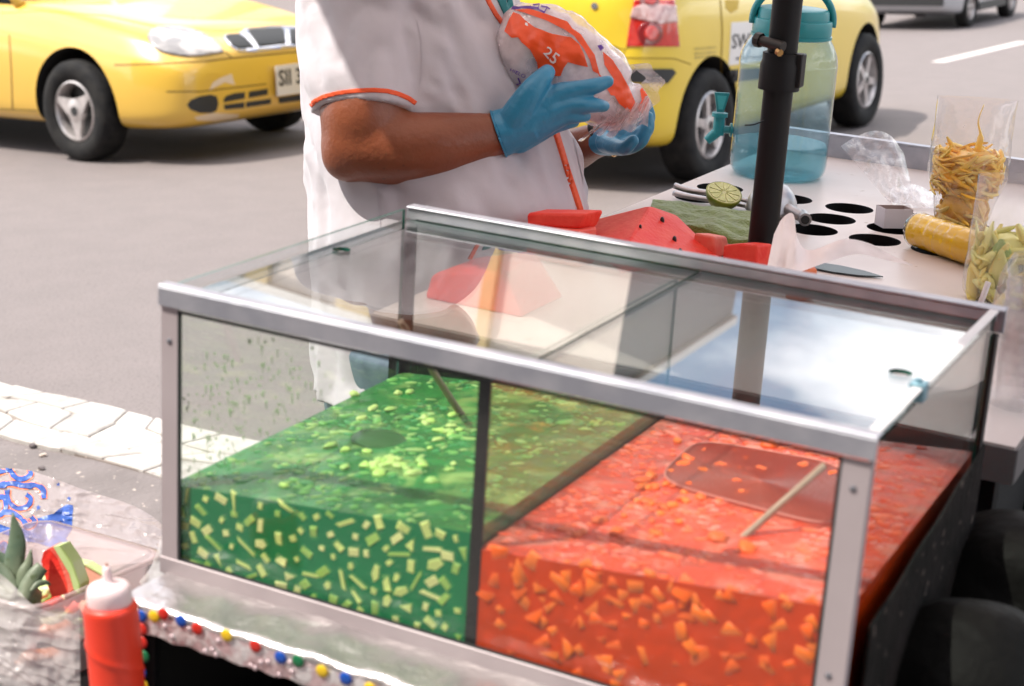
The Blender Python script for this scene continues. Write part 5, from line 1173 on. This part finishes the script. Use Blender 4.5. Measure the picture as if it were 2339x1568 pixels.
hull('flesh', [(-.085, .70, TZt), (.075, .70, TZt), (-.085, .80, TZt), (.075, .84, TZt), (-.08, .71, TZt+.035), (.05, .70, TZt+.062), (.06, .76, TZt+.085), (-.05, .79, TZt+.05)], M_wm, mlo, .004)
# ---- white paper sheet by the pole
M_paper = film('thin_paper', (1, 1, 1), 1.3, .6, milk=.97, milk_col=(.95, .88, .87), boost=.2, through=.25)
def sheet(name, top, bot, dt, db, n, k, mt, wob=.006, seed=0, parent=None, space='T', crease=0, cdir=.12):
    """sheet between two outlines of the measuring view, each with its own distance along the view (T units)"""
    T_, B_ = spline([(*p, d) for p, d in zip(top, dt)], n), spline([(*p, d) for p, d in zip(bot, db)], n); rg = []
    for j in range(k):
        t = j/(k-1); row = []
        for i in range(n):
            q = T_[i]*(1-t)+B_[i]*t; d = q[2]+wob*noise.noise(Vector((q[0]*.022+seed, q[1]*.022, seed)))+wob*.35*noise.noise(Vector((q[0]*.06+seed, q[1]*.06, seed)))
            if crease:
                a_ = q[0]*math.cos(cdir)+q[1]*math.sin(cdir); b_ = -q[0]*math.sin(cdir)+q[1]*math.cos(cdir)
                d -= crease*(max(0, 1-4*abs(noise.noise(Vector((a_*.006+seed, b_*.022, seed)))))**2 + .5*max(0, 1-4*abs(noise.noise(Vector((a_*.012+seed, b_*.04, seed+4)))))**2)
            row.append((CT+rayT(q[0], q[1])*d) if space == 'T' else Wd(q[0], q[1], d))
        rg.append(row)
    m = MB(space); m.loft(rg, closed=False, caps=False); return m
m = sheet('paper', [(1768, 535), (1788, 498), (1812, 490), (1822, 545), (1850, 572), (1925, 547), (1985, 556), (2030, 580), (2085, 606)], [(1752, 612), (1770, 624), (1790, 626), (1812, 626), (1838, 618), (1900, 596), (1960, 581), (2020, 594), (2087, 608)], [2.62, 2.60, 2.60, 2.55, 2.58, 2.58, 2.62, 2.65, 2.66], [2.52, 2.50, 2.50, 2.48, 2.50, 2.55, 2.60, 2.64, 2.66], 60, 14, M_paper, .012, 3)
o = m.build('paper_sheet', M_paper, loc=tuple(Tz(1790, 640, TZt)[:2])+(TZt,), smooth=True); tag(o, 'curled thin white paper sheet at the foot of the black pole', 'paper')
# ---- knife
kb = [Tz(u, v, TZt+.002) for u, v in ((1790, 590), (1860, 600), (1920, 609), (1975, 621), (2017, 634), (1960, 631), (1900, 623), (1850, 613), (1785, 602))]
kn = thing('knife', 'dark steel knife blade lying on the table, pointing right from under the paper', 'knife', tuple(kb[3]), 'T')
m = MB('T'); m.add([tuple(p) for p in kb]+[tuple(p+np.array((0, 0, .0018))) for p in kb], [tuple(range(9))[::-1], tuple(range(9, 18))]+[(i, (i+1) % 9, 9+(i+1) % 9, 9+i) for i in range(9)]); m.build('blade', mat('dark_steel', (.07, .09, .095), .4, .6), kn)
hh = Tz(1750, 590, TZt+.008); m = MB('T'); m.tube([kb[0]+np.array((0, 0, .007)), hh, hh+(hh-kb[0])*.8], [.009, .011, .010], 12, flat=.6); m.build('handle', M_black, kn, smooth=True)
# ---- little white box, open on top
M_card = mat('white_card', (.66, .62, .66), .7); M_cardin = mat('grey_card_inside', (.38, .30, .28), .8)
b0 = Tz(2017, 522, TZt); b1 = Tz(2074, 523, TZt); b2 = Tz(1996, 511, TZt); X_ = (b1-b0)*1.12; Y_ = (b2-b0)*1.0; Y_ = Y_/np.linalg.norm(Y_)*.034; hZ = .036; th = .0012
bxo = thing('small_box', 'small open white cardboard box standing between the table holes', 'box', tuple(b0), 'T')
xl = X_/np.linalg.norm(X_); yl = Y_/np.linalg.norm(Y_); lx, ly = np.linalg.norm(X_), .036
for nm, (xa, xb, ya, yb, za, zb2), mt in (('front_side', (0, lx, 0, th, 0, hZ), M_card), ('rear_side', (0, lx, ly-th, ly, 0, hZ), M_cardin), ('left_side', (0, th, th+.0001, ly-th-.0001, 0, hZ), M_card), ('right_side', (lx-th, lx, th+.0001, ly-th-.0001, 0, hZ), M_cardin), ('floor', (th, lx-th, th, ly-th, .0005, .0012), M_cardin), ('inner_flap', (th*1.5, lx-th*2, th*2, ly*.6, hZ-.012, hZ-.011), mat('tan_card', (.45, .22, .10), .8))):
    m = MB('T'); V = [b0+xl*a+yl*b+Zt_*c_ for c_ in (za, zb2) for a, b in ((xa, ya), (xb, ya), (xb, yb), (xa, yb))]; m.add(V, [(0, 3, 2, 1), (4, 5, 6, 7), (0, 1, 5, 4), (1, 2, 6, 5), (2, 3, 7, 6), (3, 0, 4, 7)]); m.build(nm, mt, bxo)
# ---- yellow film roll
M_yfilm = mat('yellow_film_roll', (.95, .62, .01), .22, coat=.5, c2=(.90, .55, .008), cs=14, bump=[(26, .15, .002)]); M_clearf = film('clear_wrap', (.99, .97, .93), 1.5, .05, milk=.04, milk_col=(.9, .78, .6), bump=(40, .5, .002), boost=1.1)
r0, r1 = Tz(2094, 524, TZt+.031), Tz(2275, 584, TZt+.031); rl = thing('film_roll', 'wrapped roll of yellow plastic film lying beside the mango bag', 'film roll', (r0[0], r0[1], TZt), 'T'); dr = (r1-r0)/np.linalg.norm(r1-r0)
m = MB('T'); m.lathe([(.010, .001), (.026, .0005), (.0295, .003), (.0300, .010), (.0302, .09), (.0300, np.linalg.norm(r1-r0)), (.01, np.linalg.norm(r1-r0)+.001)], r0, dr, 40); m.build('film', M_yfilm, rl, smooth=True)
rg = []
for t in np.linspace(-.006, .19, 60):
    rg.append([r0+dr*t+(np.cross(dr, Zt_)*math.cos(a)+Zt_*math.sin(a))*(.0308+.0008*math.sin(t*260)*(t < .12)+.0006*noise.noise(Vector((a*4, t*60, 1))))*(1 if t > 0 else .88) for a in np.linspace(0, 2*math.pi, 44, endpoint=False)])
m = MB('T'); m.loft(rg, caps=True); m.build('wrapper', M_clearf, rl, smooth=True)
# ---- mango strips in bags
M_bag = film('clear_bag_film', (.985, .98, .98), 1.5, .05, milk=.03, milk_col=(.85, .8, .8), bump=(22, .35, .007), boost=1.5, spots=(26, .48, .72, .32))
M_bag3 = film('soft_clear_film', (.985, .98, .98), 1.5, .12, milk=.10, milk_col=(.88, .82, .83), bump=(22, .2, .005), boost=.7, spots=(30, .5, .75, .4))
M_bag2 = film('white_clear_bag_film', (.98, .975, .98), 1.5, .08, milk=.09, milk_col=(.88, .82, .82), bump=(16, .3, .008), boost=1.1, spots=(18, .46, .74, .34))
M_mg = [mat('mango_strip_yellow', (.98, .64, .08), .4, c2=(.98, .70, .14), cs=30, sss=.1), mat('mango_strip_orange', (.96, .54, .05), .4), mat('mango_strip_pale', (1, .76, .22), .4)]
M_gm = [mat('green_mango_pale', (.80, .78, .26), .45), mat('green_mango_yellow', (.92, .78, .22), .45), mat('green_mango_skin', (.30, .42, .09), .4)]
def strips(par, cen, rad, z0, z1, n, mats, rnd, L=(.035, .075), w=(.0034, .0060), name='mango_strip', lean=.35):
    for i in range(n):
        a = rnd.uniform(0, 6.28); rr = rad*math.sqrt(rnd.uniform(.25, 1)); c_ = np.array((cen[0]+rr*math.cos(a), cen[1]+rr*math.sin(a), rnd.uniform(z0, z1)))
        tan = np.array((-math.sin(a), math.cos(a), 0)); d = tan*rnd.choice((-1, 1))*rnd.uniform(.5, 1)+np.array((0, 0, rnd.gauss(0, lean)))+np.array((math.cos(a), math.sin(a), 0))*rnd.gauss(0, .2); d /= np.linalg.norm(d); l = rnd.uniform(*L)/2; bend = rnd.uniform(-.006, .006)
        mid = c_+Zt_*bend; e0, e1 = c_-d*l, c_+d*l
        for e in (e0, e1):
            q = e[:2]-np.array(cen[:2]); k_ = np.linalg.norm(q)
            if k_ > rad*1.04: e[:2] = np.array(cen[:2])+q/k_*rad*1.04
            e[2] = max(z0-.005, e[2])
        P = spline([e0, mid, e1], 7); wd = rnd.uniform(*w); m = MB('T'); m.tube(P, [wd*.5, wd, wd*1.1, wd*1.1, wd*1.0, wd*.9, wd*.4], 5, flat=rnd.uniform(.35, .6), ref=(rnd.gauss(0, 1), rnd.gauss(0, 1), rnd.gauss(0, 1))); m.build(name, rnd.choice(mats), par, smooth=True)
def bag_film(par, cen, prof, mt, amp=.006, n=64, sq=1., seed=0, caps=False, lean=(0, 0)):
    P = spline(prof, 46); rg = []
    for z, rx, ry in P:
        ring = []
        for a in np.linspace(0, 2*math.pi, n, endpoint=False):
            w_ = 1+amp*10*noise.noise(Vector((math.cos(a)*2.2, math.sin(a)*2.2, z*16+seed)))+amp*5*noise.noise(Vector((math.cos(a)*7, math.sin(a)*7, z*30+seed)))
            h_ = z-prof[0][0]; ring.append(np.array((cen[0]+lean[0]*h_, cen[1]+lean[1]*h_, z))+(rtTh*rx*math.cos(a)+fhT*ry*math.sin(a))*w_)
        rg.append(ring)
    m = MB('T'); m.loft(rg, caps=caps); return m.build('bag_film', mt, par, smooth=True)
rnd = random.Random(31)
mc = Tz(2192, 528, TZt); mb1 = thing('mango_bag', 'clear plastic bag of yellow shredded mango behind the film roll', 'mango bag', (mc[0], mc[1], TZt), 'T')
strips(mb1, mc, .062, TZt+.075, TZt+.148, 280, M_mg, rnd); strips(mb1, mc, .046, TZt+.01, TZt+.075, 70, M_mg, rnd, lean=.6)
m = MB('T'); m.blob(mc+np.array((0, 0, .105)), .052, 12, .3, (1.05, 1.05, .75), 3); m.blob(mc+np.array((0, 0, .05)), .042, 12, .3, (1, 1, 1.1), 4); m.build('mango_core', M_mg[1], mb1, smooth=True, kind='stuff')
tpc = mc+np.array((.012, .0, .15)); P = spline([tpc, tpc+np.array((.002, 0, .028)), tpc+np.array((-.006, 0, .055)), tpc+np.array((.0, 0, .085))], 14); m = MB('T'); m.tube(P, [.007, .0072, .007, .0065, .006, .003, .0022, .0019, .0018, .0016, .0014, .0012, .001, .0008], 6, flat=.6); m.build('tall_mango_curl', M_mg[0], mb1, smooth=True)
bag_film(mb1, mc, [(TZt+.003, .030, .030), (TZt+.02, .046, .046), (TZt+.06, .055, .055), (TZt+.10, .070, .068), (TZt+.15, .071, .066), (TZt+.19, .070, .052), (TZt+.235, .072, .03), (TZt+.245, .073, .022)], M_bag, .007, seed=2)
mc2 = Tz(2284, 690, TZt)+np.array((.006, 0, 0)); mb2 = thing('mango_bag', 'clear plastic bag of pale green mango strips at the right edge of the table', 'mango bag', (mc2[0], mc2[1], TZt), 'T')
strips(mb2, mc2, .056, TZt+.01, TZt+.10, 110, M_gm[:2], rnd, L=(.05, .09), w=(.006, .010), lean=.9, name='green_mango_strip')
for k in range(9):
    a = rnd.uniform(3.2, 6.0); p = mc2+np.array((.045*math.cos(a), .045*math.sin(a), .02+rnd.uniform(0, .05))); q = p+np.array((rnd.gauss(0, .012), rnd.gauss(0, .008), .06)); m = MB('T'); m.tube([p, (p*2+q)/3, (p+2*q)/3, q], [.004, .013, .012, .003], 8, flat=.3, ref=(math.cos(a), math.sin(a), .2)); m.build('green_mango_slice', M_gm[2] if k % 2 else M_gm[0], mb2, smooth=True)
m = MB('T'); m.blob(mc2+np.array((0, 0, .055)), .045, 10, .3, (1, 1, 1.15), 3); m.build('mango_core', M_gm[0], mb2, smooth=True, kind='stuff')
bag_film(mb2, mc2, [(TZt+.002, .03, .03), (TZt+.012, .062, .05), (TZt+.06, .066, .062), (TZt+.11, .066, .06), (TZt+.15, .064, .045), (TZt+.20, .066, .03)], M_bag2, .007, seed=7)
# nested clear cups in a bag at the near corner
cc3 = Tz(2318, 945, TZt)+np.array((-.005, .03, 0)); cb = thing('cup_bag', 'cloudy clear bag of nested plastic cups at the near right corner of the table', 'bag of cups', (cc3[0], cc3[1], TZt), 'T')
for k in range(7):
    z = TZt+.004+k*.014; m = MB('T'); m.lathe([(.026, 0), (.033, .085), (.0345, .086), (.0345, .089)], (cc3[0], cc3[1], z), n=28, caps=False); m.build('cup', M_bag, cb, smooth=True)
bag_film(cb, cc3, [(TZt+.002, .032, .03), (TZt+.03, .044, .038), (TZt+.12, .046, .04), (TZt+.17, .042, .03), (TZt+.20, .03, .02)], M_bag2, .008, seed=5)
st_ = Tz(2232, 715, TZt); m = MB('T'); m.tube([st_+np.array((0, 0, .0)), st_+np.array((.01, 0, .05))], .0045, 10); o = m.build('white_stick', mat('white_plastic', (.75, .68, .68), .5), loc=tuple(st_), smooth=True); tag(o, 'short white plastic stick in front of the green mango bag', 'stick')
# ---- crumpled empty bags
def crumple(cen, name, lab, tops, bots, dt, db, seed, mt):
    m = sheet(name, tops, bots, dt, db, 46, 30, mt, .04, seed); m2 = sheet(name, tops, bots, [d+.03 for d in dt], [d+.01 for d in db], 46, 30, mt, .06, seed+5); k = len(m.v); m.v += m2.v; m.f += [tuple(i+k for i in f) for f in m2.f]; m.m += m2.m
    o = m.build(name, mt, loc=cen, smooth=True); tag(o, lab, 'plastic bag'); return o
crumple(tuple(Tz(2040, 455, TZt)), 'empty_bag', 'crumpled empty clear plastic bag standing up left of the shredded mango', [(1920, 334), (1960, 310), (2002, 299), (2036, 312), (2064, 350)], [(2030, 462), (2045, 464), (2062, 466), (2078, 466), (2092, 462)], [3.45]*5, [3.30]*5, 2, M_bag3)
crumple(tuple(Tz(2095, 455, TZt)), 'empty_bag', 'bunched white looking plastic film lying flat behind the small box', [(2030, 432), (2065, 420), (2100, 425), (2130, 440), (2160, 448)], [(2040, 470), (2070, 474), (2100, 476), (2130, 476), (2160, 476)], [3.42]*5, [3.30]*5, 8, M_bag3)
# ================================================================== LEFT: BOTTLE, TUB OF FRUIT WASTE, BAGS ; RIGHT: DARK SACKS
ZA = lambda P: [(x/2.159, 842+y/2.159) for x, y in P]
bt = Wd(247, 1330, 1.53); BR = .0244; bz = bt[2]-.235
M_red = mat('red_squeeze_plastic', (.80, .05, .02), .42, c2=(.72, .04, .015), cs=10, sss=.1, rad=(.01, .002, .001), bump=[(14, .2, .01)])
M_cap = mat('cloudy_white_cap', (.80, .62, .62), .4, sss=.2, rad=(.01, .006, .006))
btl = thing('squeeze_bottle', 'red squeeze bottle with cloudy white pointed cap beside the sequin trim', 'squeeze bottle', (bt[0], bt[1], bz))
rg = []
for z in np.linspace(0, .2145, 100):
    ring = []
    for a in np.linspace(0, 2*math.pi, 48, endpoint=False):
        ph = (a/(2*math.pi)*1.0 + z/.062) % 1.0; g_ = math.exp(-((ph-.5)/.035)**2)*.0014*(z > .01)*(z < .2)
        r = BR*(1 if z < .210 else 1-.10*((z-.210)/.0045)**2)*(.93 if z < .002 else 1)+g_; ring.append((bt[0]+r*math.cos(a), bt[1]+r*math.sin(a), bz+z))
    rg.append(ring)
m = MB(); m.loft(rg); m.build('bottle_body', M_red, btl, smooth=True)
m = MB(); m.lathe([(.0196, .2143), (.0199, .2155), (.0199, .225), (.0190, .2295), (.0165, .2325), (.0115, .2342), (.0062, .2350), (.0050, .2375), (.0043, .2440), (.0036, .2490), (.0026, .2500), (.0012, .2502)], (bt[0], bt[1], bz), n=36); m.build('cap', M_cap, btl, smooth=True)
m = MB(); m.lathe([(.0016, .2498), (.0012, .2525)], (bt[0], bt[1], bz), n=8); m.build('nozzle_tip', mat('brown_sauce_drip', (.3, .08, .02), .5), btl)
# low side bench carrying bottle and tub
bench = thing('side_bench', 'low black side bench left of the cart, under the fruit tub and bottle', 'bench', (bt[0]-.1, bt[1]+.1, 0))
m = MB(); m.box((bt[0]-.42, bt[1]-.06, bz-.02), (bt[0]+.035, bt[1]+.62, bz-.0005)); m.build('bench_top', M_black, bench)
for x in (-.40, .0):
    for y in (-.04, .58): m = MB(); m.box((bt[0]+x, bt[1]+y, 0), (bt[0]+x+.03, bt[1]+y+.03, bz-.0205)); m.build('leg', M_black, bench)
# tub
M_tub = film('cloudy_pink_tub', (.95, .90, .90), 1.45, .25, milk=.42, milk_col=(.78, .62, .62), boost=.8)
c0, c1 = Wd(70, 1376, 1.80), Wd(372, 1280, 1.95); zr_ = (c0[2]+c1[2])/2; xa = c1-c0; xa[2] = 0; LX = np.linalg.norm(xa); xa /= LX; ya = np.array((-xa[1], xa[0], 0)); O = np.array((c0[0], c0[1], 0))
c0z, c1z = zr_, zr_
tub = thing('plastic_tub', 'cloudy pinkish plastic tub of fruit scraps left of the glass tank', 'tub', (*(O+xa*LX/2+ya*.12)[:2], bz))
def TB(x, y, z): return O+xa*x+ya*y+np.array((0, 0, z))
def rr_(x0, x1, y0, y1, z, r=.03, n=6):
    P = []
    for cx, cy, a0 in ((x1-r, y1-r, 0), (x0+r, y1-r, 90), (x0+r, y0+r, 180), (x1-r, y0+r, 270)):
        P += [TB(cx+r*math.cos(R(a0+90*i/n)), cy+r*math.sin(R(a0+90*i/n)), z) for i in range(n+1)]
    return P
m = MB(); m.loft([rr_(.02, LX-.02, .02, .19, bz+.001), rr_(.0, LX, 0, .21, zr_-.006), rr_(-.006, LX+.006, -.006, .216, zr_-.004), rr_(-.007, LX+.007, -.007, .217, zr_), rr_(-.001, LX+.001, -.001, .211, zr_+.001)], caps=False); m.add(rr_(.02, LX-.02, .02, .19, bz+.001), [tuple(range(28))]); m.build('tub_wall', M_tub, tub, smooth=True)
# pineapple crown
M_leaf = mat('pineapple_leaf', (.075, .12, .075), .45, c2=(.18, .21, .13), cs=22, c3=(.06, .09, .03), cs3=60, bump=[(40, .4, .003)])
def leaf(par, pts, ws, mt=None, fold=.35):
    P = spline([(*Wd(u, v, d), w) for (u, v, d), w in zip(pts, ws)], 16); rg = []
    for i, q in enumerate(P):
        t = P[min(i+1, 15)][:3]-P[max(i-1, 0)][:3]; t /= np.linalg.norm(t); s_ = np.cross(t, fw); s_ /= np.linalg.norm(s_); w = q[3]; n_ = np.cross(s_, t)
        rg.append([q[:3]+s_*w*k+n_*(abs(k)*w*fold) for k in (-1, -.5, 0, .5, 1)]+[q[:3]+s_*w*k+n_*(abs(k)*w*fold)+n_*.0022 for k in (1, .5, 0, -.5, -1)])
    m = MB(); m.loft(rg); return m.build('leaf', mt or M_leaf, par, smooth=True)
pc = Wd(25, 1390, 1.90); pine = thing('pineapple_crown', 'cut green pineapple crown with stiff pointed leaves in the tub', 'pineapple crown', tuple(pc))
def L_(pts, d): return [(*ZA([(x, y)])[0], d+k*.004) for k, (x, y) in enumerate(pts)]
leaf(pine, L_([(75, 1110), (62, 980), (78, 850), (60, 712)], 1.88), [0.0077, 0.0110, 0.0094, 0.0006])
leaf(pine, L_([(100, 1120), (112, 1020), (138, 960), (152, 893)], 1.87), [0.0060, 0.0072, 0.0050, 0.0006]); leaf(pine, L_([(110, 1135), (135, 1080), (170, 1020), (208, 975)], 1.86), [0.0072, 0.0094, 0.0088, 0.0072])
leaf(pine, L_([(55, 1100), (20, 1040), (-10, 990), (-60, 930)], 1.87), [0.0083, 0.0099, 0.0077, 0.0011]); leaf(pine, L_([(90, 1130), (60, 1050), (30, 970), (-15, 900)], 1.91), [0.0083, 0.0110, 0.0088, 0.0011])
leaf(pine, L_([(150, 1100), (185, 1065), (225, 1058), (250, 1070)], 1.86), [0.0017, 0.0033, 0.0028, 0.0006]); leaf(pine, L_([(60, 1130), (0, 1110), (-60, 1090), (-120, 1060)], 1.85), [0.0077, 0.0094, 0.0083, 0.0011])
m = MB(); m.blob(pc, .035, 10, .3); m.build('crown_base', M_leaf, pine, smooth=True)
# watermelon slices in the tub
def slab_px(name, poly, d, th_, mt, par, z=None):
    P = [Wd(*q, d) for q in ZA(poly)]; m = MB(); n = len(P); off = fw*th_; m.add([tuple(p) for p in P]+[tuple(p+off) for p in P], [tuple(range(n)), tuple(range(n, 2*n))[::-1]]+[(i, n+i, n+(i+1) % n, (i+1) % n) for i in range(n)]); return m.build(name, mt, par)
ws = thing('watermelon_slice', 'thick red watermelon slice with pale rind standing in the tub', 'watermelon', tuple(Wd(140, 1340, 1.94)))
slab_px('flesh', [(203, 950), (215, 905), (240, 888), (285, 940), (330, 1060), (335, 1110), (255, 1130), (225, 1040)], 1.92, .035, M_wm, ws); slab_px('pale_flesh', [(241, 887), (262, 880), (340, 1010), (362, 1090), (336, 1109), (331, 1060), (286, 940)], 1.918, .038, M_wmp, ws)
slab_px('rind', [(263, 880), (292, 874), (350, 960), (388, 1065), (386, 1110), (363, 1089), (341, 1010)], 1.917, .040, mat('pale_green_rind', (.62, .72, .36), .5, c2=(.45, .60, .22), cs=18), ws); slab_px('skin', [(293, 873), (298, 874), (356, 958), (394, 1066), (392, 1112), (387, 1110), (389, 1065), (351, 960)], 1.916, .042, mat('mid_green_skin', (.34, .46, .13), .4), ws)
ws2 = thing('watermelon_slice', 'pale rind slice leaning behind the red watermelon slice in the tub', 'watermelon', tuple(Wd(200, 1345, 2.0)))
slab_px('flesh', [(345, 960), (420, 975), (515, 1028), (480, 1120), (390, 1120)], 1.98, .03, mat('peach_flesh', (.80, .50, .36), .5, c2=(.75, .38, .28), cs=20), ws2); slab_px('rind', [(344, 959), (350, 950), (425, 968), (520, 1024), (516, 1029), (420, 975)], 1.979, .032, MATS['pale_green_rind'], ws2)
rnd = random.Random(3); sp = thing('fruit_peelings', 'heap of mixed fruit peelings filling the tub', 'fruit waste', tuple(TB(.12, .14, bz)))
cols_ = [MATS['pale_green_rind'], M_wmp, MATS['peach_flesh'], M_wmw, M_wm, mat('dark_green_peel', (.05, .12, .03), .5), mat('orange_peel', (.7, .2, .03), .5)]
for i in range(80):
    p = TB(rnd.uniform(.035, LX-.035), rnd.uniform(.03, .18), rnd.uniform(bz+.02, zr_-.045)); Rm = np.array(Matrix.Rotation(rnd.uniform(0, 6), 3, 'Z') @ Matrix.Rotation(rnd.uniform(-1, 1), 3, 'X')); m = MB(); s_ = rnd.uniform(.010, .024); P = []
    rg = [[p+Rm @ np.array((s_*math.cos(t)*(1-.4*k), s_*.5*math.sin(t), k*s_*.5+.3*s_*math.cos(t)**2)) for t in np.linspace(0, 6.283, 9)[:-1]] for k in (-.5, .1, .5)]; m.loft(rg); m.build('peeling', rnd.choice(cols_), sp, smooth=True)
# printed clear bag arching over the tub
m = sheet('bag', [(-60, 1080), (0, 1071), (60, 1074), (130, 1096), (200, 1122), (290, 1150), (345, 1178), (379, 1208)], [(-60, 1345), (0, 1342), (60, 1340), (120, 1335), (200, 1318), (290, 1292), (340, 1280), (383, 1268)], [2.34, 2.32, 2.3, 2.29, 2.28, 2.27, 2.26, 2.25], [2.14]*8, 140, 70, None, .009, 4, space='W', crease=.006, cdir=.15)
M_pbag = film('printed_bag_film', (.98, .95, .96), 1.5, .08, milk=.30, milk_col=(.90, .80, .81), boost=.6)
pb = thing('printed_bag', 'clear plastic bag with blue and orange swirl print and small stars, behind the pineapple crown', 'plastic bag', tuple(Wd(160, 1330, 2.16)))
pbf = m.build('bag_film', M_pbag, pb, smooth=True)
BP = bvh_of(pbf); M_bp = mat('blue_print', (.02, .10, .42), .4, c2=(.01, .05, .26), cs=25); M_op = mat('coral_print', (.85, .22, .10), .4)
def put(poly, mt, off, nm):
    q = decal(BP, [poly], off, 4, skirt=False)
    if q.f: q.build(nm, mt, pbf)
put(ZA([(130, 748), (190, 742), (265, 716), (330, 672), (362, 674), (356, 790), (330, 836), (250, 884), (180, 862), (110, 852), (40, 826), (0, 812), (-60, 800), (-60, 770), (0, 768), (60, 790), (120, 790)]), M_bp, .0010, 'blue_print')
for i_, S in enumerate(([(-40, 520), (0, 515), (50, 503), (72, 540), (110, 552), (150, 530), (148, 502)], [(0, 578), (60, 572), (120, 584), (180, 580), (213, 605), (218, 648)], [(40, 600), (44, 650), (85, 692), (135, 684), (152, 648), (130, 628)], [(10, 716), (60, 714), (105, 742), (140, 782), (170, 760), (150, 735)], [(-20, 650), (20, 640), (30, 690), (0, 730), (-30, 720)], [(230, 850), (260, 820), (300, 840), (325, 870), (320, 920), (290, 912)], [(-10, 900), (20, 870), (35, 900), (10, 915)])):
    S = spline(S, 24); P = ZA(S); w = 11.5
    if i_ != 5: put(strip_px(P, w+5), M_op, .0012, 'coral_outline')
    put(strip_px(P, w), M_bp, .0022, 'swirl')
for x, y in ((285, 575), (340, 646), (190, 690), (297, 705), (215, 760)):
    put(ZA([(x+(14 if k % 2 == 0 else 6)*math.sin(k*math.pi/5), y-(14 if k % 2 == 0 else 6)*math.cos(k*math.pi/5)) for k in range(10)]), M_bp, .0015, 'star')
# cloudy bag in front of the tub, lower left
FB = 1
m = sheet('bag', [(-60, 1300), (-20, 1302), (10, 1318), (45, 1352), (75, 1382), (120, 1400), (165, 1402), (182, 1392)], [(-60, 1700), (0, 1700), (40, 1700), (80, 1700), (110, 1700), (140, 1700), (165, 1690), (184, 1680)], [1.76, 1.76, 1.75, 1.74, 1.74, 1.75, 1.76, 1.77], [1.70]*8, 120, 120, None, .004, 9, space='W', crease=.0035, cdir=.45)
M_fbag = film('cloudy_bag_film', (.96, .94, .93), 1.5, .1, milk=.44, milk_col=(.97, .91, .90), boost=.4)
o = m.build('cloudy_bag', M_fbag, loc=tuple(Wd(90, 1650, 1.74)), smooth=True); tag(o, 'cloudy crumpled plastic bag hanging over the near side of the tub', 'plastic bag')
m = sheet('bag', [(352, 1290), (362, 1245), (370, 1222), (380, 1212), (388, 1235)], [(318, 1330), (335, 1345), (350, 1342), (365, 1325), (378, 1305)], [1.84]*5, [1.78]*5, 30, 22, None, .02, 15, space='W'); o = m.build('knotted_bag_corner', M_fbag, loc=tuple(Wd(350, 1345, 1.80)), smooth=True); tag(o, 'knotted white bag corner tied at the foot of the left tank post', 'plastic bag')
# ---- dark bags: one inside the cart front, one right; two added as reflected arcs
M_arc = mat('black_reflected_arc', (.005, .0045, .004), .6, spec=.10, bump=[(9, .6, .03)]); M_sackg = mat('dark_teal_sack', (.004, .010, .010), .6, spec=.15, bump=[(4, .4, .03)])
p = Wd(640, 1660, 2.02); m = MB(); m.blob(p, .11, 16, .35, (1.5, .8, 1), 5); o = m.build('dark_bag', mat('navy_bag', (.012, .016, .03), .25, coat=.4, bump=[(9, .9, .03), (30, .5, .01)]), loc=tuple(p-ZZ*.11), smooth=True); tag(o, 'shiny navy black bag inside the hollow front of the cart', 'bag')
p = Wd(2390, 1460, 2.35); m = MB(); m.blob(p, .30, 22, .25, (1.0, 1, 1.15), 6); o = m.build('rubbish_bag', M_sackg, loc=(p[0], p[1], 0), smooth=True); tag(o, 'large dark teal black rubbish sack at the right edge, below the table', 'rubbish bag')
p = Wd(2330, 1405, 1.72); m = MB(); m.blob(p, .098, 18, .12, (1.15, 1, 1.05), 3); o = m.build('rubbish_bag', M_arc, loc=tuple(p-ZZ*.1), smooth=True); tag(o, 'black shape added for the dark arc reflected in the right tank pane, upper of two', 'rubbish bag')
p = Wd(2190, 1640, 1.56); m = MB(); m.blob(p, .100, 18, .12, (1.2, 1, 1.1), 8); o = m.build('rubbish_bag', M_arc, loc=tuple(p-ZZ*.1), smooth=True); tag(o, 'black shape added for the dark arc reflected in the right tank pane, lower of two', 'rubbish bag')
